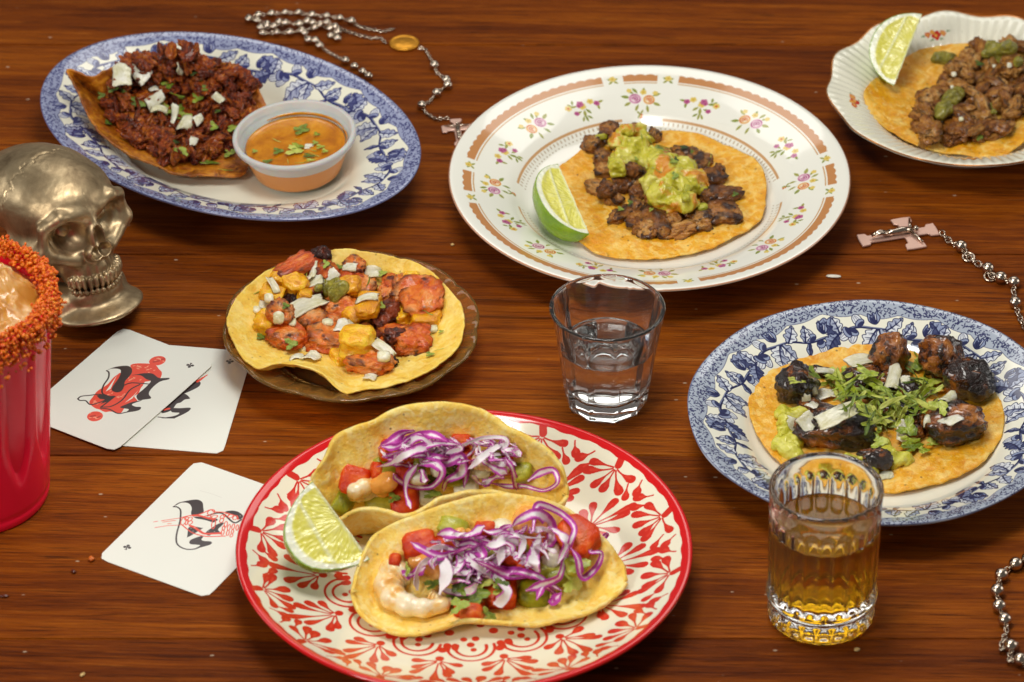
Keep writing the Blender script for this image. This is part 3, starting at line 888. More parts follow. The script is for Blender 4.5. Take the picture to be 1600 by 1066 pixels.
# ------------------------------------------------------------------ playing cards
INK, CRED = '#2b1a1c', '#e2432a'
def card(corner_px, w, h, z, draw, name_label, curl=0.0):
    """corner_px: pixels of origin corner, corner along the short side, corner along the long side"""
    A, B, D = (at(x, y, z)[:2] for x, y in corner_px)
    uy = (D - A) / np.linalg.norm(D - A); ux = np.array([uy[1], -uy[0]])
    if ux.dot(B - A) < 0: ux = -ux
    cen = (B + D) / 2
    cv = Canvas(w * 1000, h * 1000, 12.0, '#e4e6dc')
    flip = np.cross(ux, uy)
    def L(P):
        P = np.asarray(P, float); W = np.array([at(x, y, z)[:2] for x, y in P]) - cen
        return np.stack([W @ ux, W @ uy], -1) * 1000
    draw(cv, L)
    im = cv.image('card_print')
    t = print_mat('card_face', im, rough=.32, coat=.25)
    # rounded rectangle, thin, slightly bowed
    r = .0042; n = 7; out = []
    for cx, cy_, a0 in ((w / 2 - r, h / 2 - r, 0), (-w / 2 + r, h / 2 - r, 90), (-w / 2 + r, -h / 2 + r, 180), (w / 2 - r, -h / 2 + r, 270)):
        for k in range(n):
            a = math.radians(a0 + 90 * k / (n - 1)); out.append((cx + r * math.cos(a), cy_ + r * math.sin(a)))
    out = resample(out, 72, True)
    rings = []
    for f in np.linspace(0, 1, 9): rings.append(out * f)
    P = np.vstack(rings); U = P / np.array([w, h]) + .5
    zz = curl * ((P[:, 0] / w * 2) ** 2 + (P[:, 1] / h * 2) ** 2)
    W = cen + P[:, :1] * ux + P[:, 1:] * uy
    V = np.c_[W, z + zz]
    V2 = V.copy(); V2[:, 2] -= .00032
    k = len(V); F = grid_faces(72, 9, True)
    if flip < 0: F = F[:, ::-1]
    e = 8 * 72; i = np.arange(72); j = (i + 1) % 72
    side = np.stack([e + i, e + i + k, e + j + k, e + j], -1)
    if flip < 0: side = side[:, ::-1]
    FF = np.vstack([F, F[:, ::-1] + k, side])
    fm = np.r_[np.zeros(len(F)), np.ones(len(FF) - len(F))]
    return solo('playing_card', mesh('playing_card', np.vstack([V, V2]), FF, [t, plain('card_edge', '#d9d2c0', .6)], uv=np.vstack([U, U]), fm=fm, smooth=False),
                (*cen, 0), name_label, 'playing card', 'playing cards on the table')

def zoomer(k, ox, oy): return lambda P: [(x / k + ox, y / k + oy) for x, y in P]
def pip(cv, L, c, s=1.0, a=0.0):
    """club mark at pixel c"""
    q = L([c])[0]
    a = math.radians(a)
    def M(u, v): return q + np.array([u * math.cos(a) - v * math.sin(a), u * math.sin(a) + v * math.cos(a)]) * s
    for u, v in ((0, 1.15), (-1.15, -.2), (1.15, -.2)): cv.dot(M(u, v), .82 * s, INK)
    cv.line([M(0, 1), M(0, -.8), M(0, -1.9)], [.25 * s, .25 * s, .3 * s], INK)
    cv.poly([M(0, -.9), M(.75, -2.1), M(-.75, -2.1)], INK)

def art_one(cv, L):
    z = zoomer(5.92, 100, 520)
    S = lambda P, n=70: L(z(catmull(np.array(P, float), n, True)))
    O = lambda P, n=40: L(z(catmull(np.array(P, float), n)))
    cv.poly(S([(795, 290), (720, 285), (650, 288), (615, 305), (625, 350), (600, 390), (510, 372), (470, 400), (400, 480), (310, 540), (270, 590), (235, 640), (250, 670), (290, 700), (330, 712), (380, 735), (430, 730), (520, 745), (560, 700), (620, 660), (680, 635), (650, 590), (690, 560), (720, 500), (800, 445), (860, 450), (895, 415), (905, 370), (880, 340), (850, 305)], 130), CRED)
    for c, rx, ry, a in (((864, 262), 78, 42, -.18), ((287, 775), 74, 46, -.12)):
        t = np.linspace(0, TAU, 30)
        cv.poly(L(z(np.stack([c[0] + rx * np.cos(t) * math.cos(a) - ry * np.sin(t) * math.sin(a), c[1] + rx * np.cos(t) * math.sin(a) + ry * np.sin(t) * math.cos(a)], -1))), CRED)
    R = np.random.default_rng(2)
    for (cx, cy_, sx, sy, n) in ((870, 250, 45, 22, 7), (290, 770, 48, 25, 7), (680, 320, 50, 22, 9), (800, 340, 60, 25, 6), (290, 650, 40, 20, 7), (520, 600, 60, 40, 6), (640, 430, 70, 18, 8), (420, 560, 30, 20, 4)):
        for _ in range(n):
            x, y = cx + R.normal() * sx * .6, cy_ + R.normal() * sy * .6
            cv.line(L(z([(x, y), (x + R.uniform(8, 26), y - R.uniform(-8, 12))])), [.42, .15], '#f2a98a', .8)
    for q in ([(830, 272), (880, 262)], [(905, 250), (925, 246)], [(250, 775), (285, 768)], [(310, 785), (335, 775)]): cv.line(L(z(q)), .6, '#b82a18')
    W = '#e4e6dc'
    cv.poly(L(z([(490, 395), (385, 545), (430, 520), (455, 465)])), W); cv.poly(L(z([(560, 650), (640, 585), (690, 530), (630, 610)])), W); cv.poly(L(z([(700, 545), (792, 448), (748, 455)])), W)
    cv.poly(L(z([(420, 365), (500, 350), (520, 370), (470, 405), (400, 470), (412, 420)])), W)
    cv.poly(L(z([(150, 612), (250, 592), (235, 640), (205, 628)])), W)
    cv.poly(S([(395, 350), (450, 325), (520, 310), (590, 308), (625, 330), (628, 370), (600, 410), (565, 450), (555, 500), (530, 540), (490, 552), (450, 540), (442, 515), (470, 470), (500, 430), (520, 390), (525, 350), (500, 335), (440, 335)], 110), INK)
    cv.line(O([(395, 352), (415, 370), (410, 420), (370, 480), (352, 530), (360, 565), (420, 590)]), .42, INK)
    cv.poly(S([(620, 395), (680, 385), (750, 375), (820, 380), (880, 420), (970, 420), (965, 435), (900, 450), (850, 480), (800, 530), (785, 570), (805, 608), (740, 620), (690, 625), (670, 590), (690, 560), (740, 520), (790, 470), (800, 445), (760, 430), (720, 400), (680, 392)], 120), INK)
    cv.poly(S([(520, 690), (570, 665), (640, 640), (720, 628), (630, 662), (660, 685), (710, 690), (700, 715), (650, 730), (590, 738), (540, 746), (575, 735), (600, 710), (560, 702)], 80), INK)
    cv.poly(L(z([(300, 582), (350, 568), (400, 588), (470, 582), (440, 612), (400, 640), (340, 658), (380, 620), (330, 612)])), INK)
    for P in ([(128, 612), (160, 590), (240, 580), (330, 570), (390, 590)], [(128, 615), (150, 628), (200, 630), (240, 665), (300, 655), (380, 625), (460, 590)], [(340, 690), (440, 680), (540, 620), (610, 530), (700, 480)], [(545, 490), (620, 465), (720, 470), (780, 475)], [(340, 700), (420, 710), (500, 748), (590, 735)], [(340, 690), (380, 660), (470, 590)]):
        cv.line(O(P), .40, INK)
    pip(cv, L, (297, 572), 1.05, 18); pip(cv, L, (72, 650), 1.05, 198)

def art_two(cv, L):
    z = zoomer(5.92, 100, 520)
    S = lambda P, n=60: L(z(catmull(np.array(P, float), n, True)))
    cv.poly(S([(1200, 440), (1258, 455), (1258, 485), (1225, 512), (1130, 556), (1090, 560)]), INK)
    cv.poly(S([(1090, 560), (1165, 606), (1118, 618), (1080, 645), (1040, 660), (990, 720), (900, 740), (960, 640)]), INK)
    cv.poly(S([(990, 700), (1080, 698), (1165, 694), (1165, 715), (1130, 740), (1060, 775), (1010, 792), (900, 790), (1020, 770), (1068, 742), (1000, 735)]), INK)
    cv.line(L(z(catmull(np.array([(1020, 790), (950, 788), (870, 780)], float), 12))), .35, INK)
    cv.line(L(z([(1235, 450), (1325, 390)])), [.9, .3], CRED)
    cv.line(L(z([(930, 712), (972, 702)])), .7, CRED)
    pip(cv, L, (359, 565), 1.05, 3)

def art_three(cv, L):
    z = zoomer(7.105, 200, 740)
    S = lambda P, n=70: L(z(catmull(np.array(P, float), n, True)))
    O = lambda P, n=40: L(z(catmull(np.array(P, float), n)))
    cv.poly(S([(505, 368), (560, 325), (640, 305), (720, 292), (780, 292), (825, 320), (835, 370), (835, 440), (760, 455), (715, 470), (700, 440), (708, 390), (690, 345), (650, 325), (590, 325), (540, 350)], 100), INK)
    cv.line(O([(505, 368), (545, 372), (580, 400), (585, 450), (575, 540), (545, 650), (535, 720), (545, 780), (590, 820), (660, 842), (740, 838), (800, 815)]), .42, INK)
    cv.poly(S([(680, 765), (700, 735), (760, 710), (830, 690), (830, 710), (815, 735), (850, 750), (910, 752), (932, 768), (910, 790), (850, 810), (790, 825), (730, 840), (800, 800), (760, 790), (700, 785)], 90), INK)
    cv.poly(L(z([(655, 712), (670, 600), (720, 585), (760, 592), (835, 605), (780, 640), (700, 690)])), INK)
    cv.poly(L(z([(720, 480), (850, 478), (980, 500), (1000, 515), (950, 545), (850, 515), (760, 500)])), INK)
    cv.poly(S([(860, 660), (920, 610), (1000, 560), (1060, 545), (1050, 570), (1000, 620), (1020, 655), (950, 660), (900, 690)], 50), INK)
    cv.poly(S([(1080, 425), (1150, 412), (1220, 425), (1275, 465), (1260, 500), (1215, 510), (1200, 480), (1150, 450)], 50), INK)
    cv.line(O([(880, 470), (980, 440), (1060, 450), (1150, 530), (1200, 545), (1260, 510)]), .5, INK)
    for P in ([(370, 525), (590, 492)], [(300, 600), (450, 578), (590, 572)], [(385, 540), (530, 520)], [(285, 538), (330, 530)], [(440, 560), (480, 556)]): cv.line(L(z(P)), .22, CRED)
    cv.line(O([(590, 490), (700, 465), (780, 455), (850, 430), (920, 402), (960, 425), (1060, 430), (1130, 450), (1210, 475), (1222, 510)]), .35, CRED)
    cv.line(O([(600, 570), (660, 620), (720, 660), (820, 690), (900, 700), (1080, 695)]), .35, CRED)
    cv.line(O([(690, 580), (740, 600), (790, 635), (860, 668), (1030, 662)]), .75, CRED)
    cv.line(O([(720, 468), (800, 470), (900, 500), (960, 505)]), .6, CRED)
    t = np.linspace(0, TAU, 20)
    for x, y, a, b in ((922, 430, 40, 30), (650, 500, 22, 16), (690, 505, 24, 22), (650, 545, 14, 26), (690, 545, 26, 20), (615, 530, 30, 40), (950, 560, 22, 55), (1050, 480, 26, 22), (1090, 462, 30, 18), (1140, 472, 30, 20), (1190, 490, 28, 24), (1040, 520, 22, 26), (1085, 565, 18, 34), (1062, 605, 16, 26), (1050, 655, 18, 30), (1120, 600, 16, 34), (1108, 660, 16, 30), (1168, 590, 16, 32), (1160, 645, 14, 24), (1148, 688, 16, 18), (1212, 600, 14, 32), (960, 480, 34, 18), (880, 480, 40, 14)):
        cv.line(L(z(np.stack([x + a * np.cos(t + .4) , y + b * np.sin(t)], -1))), .24, CRED)
    R = np.random.default_rng(1)
    for x, y in ((720, 640), (700, 610), (895, 640), (960, 645), (810, 605), (1245, 470), (740, 600)): cv.dot(L(z([(x, y)]))[0], .25, '#d8d0c4')
    cv.line(L(z([(800, 190), (930, 225), (1040, 268)])), .12, '#cfcfc6')
    pip(cv, L, (199, 855), 1.05, 12)

card([(397, 550), (209, 543.5), (352, 700.6)], .062, .089, .0004, art_two, 'white club card half covered by another card, its corner at the amber saucer')
card([(341, 564), (185, 518), (186, 701)], .0595, .0905, .0010, art_one, 'white club card with a red two-headed figure, beside the red cup', .0003)
card([(150, 871.5), (329, 931), (301, 722.6)], .0640, .0915, .0004, art_three, 'white club card with a red skeleton hand, tucked against the red plate')

# ------------------------------------------------------------------ glasses
gl = NT('clear_glass'); gl.set(Base_Color=(.985, .99, .985), Roughness=0.0, IOR=1.47, Transmission_Weight=.985)
gco = gl.coord(False); gl.bump(gl.noise(gco, 90, 2), .06, .0012); gl = gl.m
wat = NT('water'); wat.set(Base_Color=(.99, .995, .995), Roughness=0.0, IOR=1.33, Transmission_Weight=1.0); wat = wat.m
teq = NT('amber_spirit'); teq.set(Base_Color=lin('#ffc21e'), Roughness=0.0, IOR=1.36, Transmission_Weight=.90); teq = teq.m

def glass_body(name, outer, inner, n, loc, mat):
    """outer(z-list,theta)->R rows from the foot centre up to the rim, inner rows from the rim down to the inner floor centre"""
    th = np.arange(n) / n * TAU
    rows = []
    for z, f in outer + inner:
        R = f(th) if callable(f) else np.full(n, f)
        rows.append(np.stack([R * np.cos(th), R * np.sin(th), np.full(n, z)], -1))
    V = np.vstack(rows) + np.array(loc)
    return mesh(name, V, grid_faces(n, len(rows), True)[:, :], mat)

# tumbler with ten facets
p = np.array([*at(947, 627)[:2], 0.0])
H, NF = .0600, 10
def facet(z):
    rc = .0226 + (.0296 - .0226) * min(1, max(0, z / H)) ** 1.15 if z < .052 else .0226 + (.0296 - .0226) * (z / H) ** 1.15
    ap = .0199 + .0052 * (z / .040) if z < .0365 else .0199 + .0052 * (z / .040) + .02 * (z - .0365)
    def f(th):
        a = (th + .13) % (TAU / NF) - TAU / NF / 2
        fl = ap / np.cos(a)
        return smin(np.full_like(th, rc + .0008), fl, .0006)
    return f
outer = [(.0012, .0001), (.0012, .012), (.0006, .015), (0.0, .0165), (0.0, lambda th: facet(0)(th) - .0018), (.0010, lambda th: facet(.001)(th) - .0005), (.0028, facet(.0028))]
outer += [(z, facet(z)) for z in np.linspace(.004, .0365, 16)] + [(z, facet(z)) for z in np.linspace(.0372, .0585, 18)]
rt = .0298
outer += [(H - .0006, rt - .0001), (H, rt - .0008)]
inner = [(H + .0002, rt - .0016), (H - .0004, rt - .0025), (.0575, rt - .0030), (.050, .0260), (.044, .0243), (.038, .0229), (.034, .0215), (.028, .0206), (.020, .0198), (.0135, .0190), (.0105, .0176), (.0095, .0150), (.0093, .008), (.0093, .0001)]
g = thing('shot_glass', p, 'clear faceted shot glass of water between the flower plate and red plate', 'glass')
part('glass_body', glass_body('faceted_glass', outer, inner, 160, p, gl), g)
lv = .0365
win_ = [(.0091, .0001), (.0091, .0150), (.0102, .0177), (.0134, .0192), (.020, .0200), (.028, .0208), (.034, .0217), (lv - .0004, .0224), (lv + .0005, .0228), (lv, .0216), (lv - .0001, .018), (lv - .0001, .0001)]
part('water', glass_body('water', win_, [], 96, p, wat), g)

# fluted tumbler with amber spirit
p = np.array([*at(1282.5, 958)[:2], 0.0])
H, NF = .0785, 22
def flute_w(z):
    return float(np.clip((z - .0165) / .003, 0, 1) * np.clip((.069 - z) / .006, 0, 1))
def fl_out(z):
    wgt = flute_w(z); r0 = .0262 + .0012 * z / H
    def f(th):
        c = np.abs(np.sin(th * NF / 2))                 # ridges where c = 0
        top = np.clip((.069 - .0035 * (1 - c) - z) / .004, 0, 1) if z > .06 else 1
        return r0 - .0019 * wgt * (c ** .7) * top
    return f
def diamond(z):
    r0 = .0263 if z > .002 else .0256
    def f(th):
        u = th * NF / 2; v = (z - .0068) / .0046
        return r0 - .0009 * np.clip(np.abs(np.abs(np.sin(u)) - np.abs(v)) * 1.4, 0, 1)
    return f
outer = [(.0016, .0001), (.0016, .018), (.0008, .0205), (0.0, .0222), (.0001, .0245), (.0008, .0255)]
outer += [(z, diamond(z)) for z in np.linspace(.0022, .0114, 11)] + [(.0122, .0264), (.0130, .0271), (.0145, .0274), (.0158, .0270), (.0164, .0264)]
outer += [(z, fl_out(z)) for z in np.r_[np.linspace(.0168, .0205, 6), np.linspace(.024, .058, 12), np.linspace(.060, .0705, 16)]]
rt = .0276
outer += [(.074, rt - .0001), (H - .0012, rt), (H - .0003, rt - .0004)]
inner = [(H, rt - .0012), (H - .0003, rt - .0020), (H - .0012, rt - .0025), (.070, .0248), (.05, .0243), (.03, .0238), (.021, .0232), (.0180, .0222), (.0165, .0200), (.0160, .016), (.0160, .0001)]
g = thing('shot_glass', p, 'fluted clear glass half filled with golden liquor, in front of the round blue plate', 'glass')
part('glass_body', glass_body('fluted_glass', outer, inner, 264, p, gl), g)
lv = .0545
win_ = [(.0157, .0001), (.0157, .016), (.0162, .0202), (.0178, .0225), (.021, .0235), (.03, .0241), (.05, .0246), (lv - .0004, .02465), (lv + .0004, .0249), (lv, .0238), (lv - .0001, .018), (lv - .0001, .0001)]
part('liquor', glass_body('liquor', win_, [], 96, p, teq), g)

# ------------------------------------------------------------------ red cup with chili rim
p = np.array([*at(-46, 766)[:2], 0.0])
H = .1215
cupm = NT('red_plastic'); cupm.set(Base_Color=(1.0, .012, .05), Roughness=.24, Subsurface_Weight=.2, Subsurface_Scale=.006, Subsurface_Radius=(1, .12, .12), Coat_Weight=.0, Coat_Roughness=.06)
cco = cupm.coord(False); cupm.bump(cupm.noise(cco, 60, 2), .1, .001); cupm.b.inputs['Specular IOR Level'].default_value = .25
cupm = cupm.m
def cup_out(z):
    r0 = .0398 + (.0472 - .0398) * z / H
    def f(th):
        lo = .022 + .030 * np.abs(np.sin(th * 6)) ** 2 * 0 + .020 * np.cos(th * 6) ** 2
        wgt = np.clip((z - lo) / .016, 0, 1); wgt = wgt * wgt * (3 - 2 * wgt) * np.clip((.114 - z) / .004, 0, 1)
        return r0 - .0038 * wgt * np.abs(np.sin(th * 6)) ** 1.6
    return f
outer = [(.003, .0001), (.003, .034), (.0015, .0365), (0., .0378), (.0002, .0392), (.0015, .0399), (.0055, .0402), (.0065, .0396)] + [(z, cup_out(z)) for z in np.linspace(.008, .1185, 46)] + [(H - .001, .0478), (H, .0482), (H + .0008, .0476)]
inner = [(H, .0470), (H - .002, .0464), (.09, .0436), (.05, .0405), (.01, .0375), (.0045, .036), (.0042, .0001)]
cup = thing('drink_cup', p, 'tall red fluted plastic cup with chili crusted rim, in front of the metal skull', 'cup')
part('cup_body', glass_body('red_cup', outer, inner, 210, p, cupm), cup)
# frozen drink
n1, n2 = 96, 44
th = np.arange(n1) / n1 * TAU
rr = np.linspace(0.02, 1, n2)
R, T = np.meshgrid(rr, th, indexing='ij')
X = R * .0458 * np.cos(T); Y = R * .0458 * np.sin(T)
swirl = np.stack([X, Y, 0 * X], -1).reshape(-1, 3)
wv_ = swirl + .006 * np.stack([fbm(swirl, 60, 2, 3.3), fbm(swirl, 60, 2, 9.1), 0 * swirl[:, 0]], -1)
hz = .1105 + .010 * (1 - R ** 2) + (.0085 * (1 - np.abs(fbm(wv_, 58, 3, 4.2))) ** 2 - .004 + .0022 * fbm(wv_, 220, 3)).reshape(R.shape) * (1 - R ** 8)
hz += .012 * np.exp(-(((X - .012) / .016) ** 2 + ((Y - .012) / .013) ** 2))
V = np.stack([X, Y, hz], -1).reshape(-1, 3) + p
ice = NT('frozen_drink'); co = ice.coord(False)
ice.set(Base_Color=ice.ramp(ice.noise(co, 55, 4, .6, .8), [(.32, '#b07428'), (.5, '#cb9246'), (.66, '#e0bf8c')]), Roughness=.22, Subsurface_Weight=.5, Subsurface_Scale=.005, Subsurface_Radius=(1, .7, .4), Coat_Weight=.15, Coat_Roughness=.08)
ice.bump(ice.noise(co, 300, 3), .25, .001)
part('frozen_drink', mesh('frozen_drink', V, grid_faces(n1, n2, True), ice.m), cup)
# chili crust: crumbs too small to pick out one by one
chi = NT('chili_crumbs'); co = chi.coord(False)
chi.set(Base_Color=chi.ramp(chi.voro(co, 430), [(.0, '#a82a02'), (.3, '#d65206'), (.6, '#ea740c'), (.9, '#f39c2c')]), Roughness=.35, Subsurface_Weight=.25, Subsurface_Scale=.002)
chi.bump(chi.noise(co, 1500, 3), .7, .0006)
def ico(sub):
    bm = bmesh.new(); bmesh.ops.create_icosphere(bm, subdivisions=sub, radius=1.0)
    V = np.array([v.co[:] for v in bm.verts]); F = np.array([[v.index for v in f.verts] for f in bm.faces]); bm.free()
    return V, F
I1, I2, I3, I4 = ico(1), ico(2), ico(3), ico(4)
R_ = np.random.default_rng(6)
VV = []; FF = []; o = 0
for i in range(5200):
    a = R_.random() * TAU; t = R_.random()
    out_ = t < .55
    rad = .0480 + R_.normal(.0015, .0012) if out_ else .0455 + R_.normal(0, .0022)
    z = (H - abs(R_.normal(0, .0075)) - .004 * (math.sin(a * 5 + 1) > .6)) if out_ else H + R_.normal(.001, .0014)
    if not out_ and rad < .0445: z -= .003
    s = R_.uniform(.0006, .0015)
    v = I1[0] * s * R_.uniform(.6, 1.2, 3) + R_.normal(0, s * .13, I1[0].shape)
    VV.append(v + p + np.array([rad * math.cos(a), rad * math.sin(a), z])); FF.append(I1[1] + o); o += len(v)
tag(part('chili_crust', mesh('chili_crust', np.vstack(VV), np.vstack(FF), chi.m), cup), kind='stuff')

# ------------------------------------------------------------------ rosaries
silver = NT('silver'); co = silver.coord(); silver.set(Base_Color=lin('#c9b9a8'), Metallic=1.0, Roughness=.17); silver.bump(silver.noise(co, 800, 2), .12, .0004); silver = silver.m
rose_m = NT('rose_silver'); co = rose_m.coord(); rose_m.set(Base_Color=lin('#e6bfae'), Metallic=.7, Roughness=.42); rose_m = rose_m.m  # pinkish reflections of the silver are put into its base colour
gold_m = NT('gold_medal'); co = gold_m.coord(False); gold_m.set(Base_Color=lin('#dd9a2e'), Metallic=.75, Roughness=.34); gold_m.bump(gold_m.voro(co, 420), .3, .0006); gold_m = gold_m.m  # warm light mirrored by the medal is painted as its metal colour

bd, _f, _t, _k = lathe([(.0001, -.93), (.20, -.96), (.24, -1.0), (.32, -.96)] + [(math.cos(a), math.sin(a)) for a in np.linspace(-1.2, 1.2, 13)] + [(.32, .96), (.24, 1.0), (.20, .96), (.0001, .93)], 24)
bead_me = mesh('bead', bd, _f, silver)

def links(P, step, r_long, r_wire, k=10, seed=0):
    """chain of oval links along a polyline"""
    P = np.asarray(P, float); L = np.linalg.norm(np.diff(P, axis=0), axis=1).sum()
    n = max(2, int(L / step)); Q = resample(P, n + 1)
    out = []
    for i in range(n):
        a, b = Q[i], Q[i + 1]; m = (a + b) / 2; u = (b - a) / np.linalg.norm(b - a)
        s = np.cross(u, [0, 0, 1.]); s /= max(np.linalg.norm(s), 1e-9); v = np.cross(s, u)
        tw = math.radians(35 if i % 2 else -50)
        wv2 = s * math.cos(tw) + v * math.sin(tw)
        t = np.arange(k) / k * TAU
        ring = m + np.outer(np.cos(t) * r_long, u) + np.outer(np.sin(t) * r_long * .62, wv2)
        out.append(tube(ring, r_wire, 5, True))
    return out

def add_bead(root, pt, d, r):
    return part('bead', bead_me, root, frame(pt, z=d, x=(0, 0, 1) if abs(d[2]) < .9 else (1, 0, 0), s=r))

def crucifix(root, c, along, size, lift, body=True):
    """flat cross with flared ends, c = crossing, along = towards the top ring; size = arm length"""
    up = np.array([along[0], along[1], 0.]); up /= np.linalg.norm(up); sd = np.array([up[1], -up[0], 0.])
    w0, w1 = .20, .25
    o = []
    for ang, L in ((0, 1.0), (90, .92), (180, 1.75), (270, .92)):
        a = math.radians(ang); d = np.array([math.cos(a), math.sin(a)]); s = np.array([-d[1], d[0]])
        o += [d * w0 + s * -w0 * 1.0, d * (L - .36) - s * w0, d * (L - .30) - s * w1 * 1.30, d * (L - .02) - s * w1 * 1.40, d * L - s * w1 * .5, d * L + s * w1 * .5, d * (L - .02) + s * w1 * 1.40, d * (L - .30) + s * w1 * 1.30, d * (L - .36) + s * w0]
    o = np.array(o)
    P = c + np.outer(o[:, 0], up) * size + np.outer(o[:, 1], sd) * size
    n = len(P); t = .0011
    bm = bmesh.new()
    lo = [bm.verts.new((*q[:2], lift)) for q in P]
    f = bm.faces.new(lo)
    if f.normal.z > 0: f.normal_flip()
    r = bmesh.ops.extrude_face_region(bm, geom=[f])
    bmesh.ops.translate(bm, vec=(0, 0, t), verts=[v for v in r['geom'] if isinstance(v, bmesh.types.BMVert)])
    bmesh.ops.recalc_face_normals(bm, faces=bm.faces)
    bmesh.ops.bevel(bm, geom=[e for e in bm.edges], offset=.00025, segments=1, affect='EDGES')
    me = bpy.data.meshes.new('cross'); bm.to_mesh(me); bm.free(); me.materials.append(rose_m)
    part('cross', me, root)
    if body:
        def W(u, v, h): return c + up * u * size + sd * v * size + np.array([0, 0, lift + t + h * size])
        z0 = .10
        segs = [tube([W(.10, 0, z0), W(-.25, 0, z0 + .05), W(-.55, 0, z0 + .02), W(-.72, 0, z0 + .03)], [.11 * size, .13 * size, .10 * size, .12 * size], 9),
                tube([W(-.70, .05, z0), W(-1.0, .06, z0 + .10), W(-1.32, .03, z0)], [.085 * size, .075 * size, .05 * size], 8),
                tube([W(-.70, -.05, z0), W(-1.0, -.05, z0 + .09), W(-1.32, -.01, z0 + .03)], [.085 * size, .075 * size, .05 * size], 8),
                tube([W(.06, .06, z0), W(.16, .38, z0 - .02), W(.26, .72, z0 - .04)], [.06 * size, .05 * size, .035 * size], 7),
                tube([W(.06, -.06, z0), W(.16, -.38, z0 - .02), W(.26, -.72, z0 - .04)], [.06 * size, .05 * size, .035 * size], 7)]
        hv = I2[0] * np.array([.11, .10, .11]) * size + W(.24, .03, z0 + .05)
        segs.append((hv, [tuple(f) for f in I2[1]]))
        V, F = join(segs)
        part('figure', mesh('figure', V, F, silver), root)

# small rosary in a heap behind the oval platter
zr = zoomer(6.667, 380, 0)
r1 = thing('rosary', (*at(560, 60)[:2], 0), 'small silver rosary heaped behind the oval platter, with an oval medal coloured by warm reflection', 'rosary')
rb = .0024
def W1(P, z): return np.array([at(x, y, z) for x, y in zr(P)])
strands = [
    ([(60, 188), (160, 158), (295, 145), (440, 135), (578, 135), (718, 160), (872, 168), (1008, 190), (1130, 222)], .0020, 'beads'),
    ([(60, 200), (145, 215), (250, 255), (235, 290), (200, 350), (350, 342), (488, 340), (612, 322), (745, 292), (800, 262), (905, 300), (985, 335), (912, 375), (980, 400)], .0020, 'beads'),
    ([(180, 290), (320, 275), (440, 240), (375, 230), (585, 252), (672, 222), (725, 240), (872, 235), (960, 280)], .0042, 'beads'),
    ([(640, 345), (680, 420), (755, 425)], .0022, 'beads')]
ch = []
for P, z, _ in strands:
    Q = W1(P, z)
    for i, q in enumerate(Q):
        d = Q[min(i + 1, len(Q) - 1)] - Q[max(i - 1, 0)]
        add_bead(r1, q, d / np.linalg.norm(d), rb * rng.uniform(.92, 1.1))
    ch += links(Q, .0019, .00135, .00032)
for P in ([(1130, 222), (1200, 275), (1300, 300), (1460, 332), (1570, 300)], [(960, 270), (1060, 320), (1200, 365), (1340, 400), (1430, 395), (1490, 450)], [(755, 425), (790, 480), (900, 550), (1030, 620), (1100, 640)]):
    ch += links(W1(P, .0010), .0016, .0012, .00034)
zr3 = zoomer(4.324, 370, 0)
def W3(P, z): return np.array([at(x, y, z) for x, y in zr3(P)])
ch += links(W3([(1235, 325), (1270, 330), (1310, 400), (1335, 440), (1350, 490), (1415, 540), (1425, 575), (1350, 630), (1300, 690), (1245, 715), (1280, 765), (1340, 805), (1430, 800)], .0012), .0018, .0013, .00034)
for x, y in ((1335, 440), (1415, 540), (1425, 575), (1350, 628), (1250, 712)): add_bead(r1, W3([(x, y)], rb)[0], (.6, -.7, 0), rb * 1.15)
for x, y in ((735, 410), (795, 450), (850, 487), (890, 515), (530, 275), (560, 310)): add_bead(r1, W3([(x, y)], rb)[0], (.8, -.6, 0), rb * 1.05)
V, F = join(ch)
tag(part('chain', mesh('chain', V, F, silver), r1), kind='stuff')
mc = W3([(1132, 290)], .0012)[0]
t = np.linspace(0, math.pi / 2, 6)
V, F, _, _ = lathe([(.0001, .0012), (.72, .0013), (.80, .0010), (.86, .0014), (.94, .0014), (1.0, .0008), (.97, 0.), (.0001, 0.)], 56, .0086, .0079)
part('medal', mesh('medal', V + np.array([mc[0], mc[1], .0004]), F[:, ::-1], gold_m), r1)
cr = W3([(1490, 880)], 0)[0]; crt = W3([(1475, 800)], 0)[0]
crucifix(r1, cr, (crt - cr), .0095, .0004)

# larger rosary at the right edge
r2 = thing('rosary', (*at(1500, 400)[:2], 0), 'larger silver ball rosary with crucifix coloured by pink reflections, running off the right edge', 'rosary')
z4 = zoomer(5.329, 1320, 320)
def W4(P, z): return np.array([at(x, y, z) for x, y in z4(P)])
RB = .0034
B = W4([(968, 345), (1192, 530), (1300, 605), (1408, 645), (1418, 815)], RB)
for i, q in enumerate(B):
    d = (np.vstack([B, B[-1:]])[i + 1] - B[max(i - 1, 0)]); add_bead(r2, q, d / np.linalg.norm(d), RB)
ch = []
for P in ([(800, 225), (850, 285), (900, 325), (968, 345), (1030, 440), (1120, 500), (1192, 530), (1215, 600), (1300, 605), (1345, 640), (1408, 645), (1405, 735), (1418, 815), (1440, 900), (1470, 970), (1520, 1050), (1600, 1150), (1720, 1260)],):
    ch += links(W4(P, .0022), .0034, .0024, .00050, 12)
for x, y in ((1030, 437), (1210, 600)):
    q = W4([(x, y)], .0015)[0]; t = np.arange(16) / 16 * TAU
    ch.append(tube(np.stack([q[0] + .0032 * np.cos(t), q[1] + .0032 * np.sin(t), q[2] + .0006 * np.sin(t)], -1), .00055, 6, True))
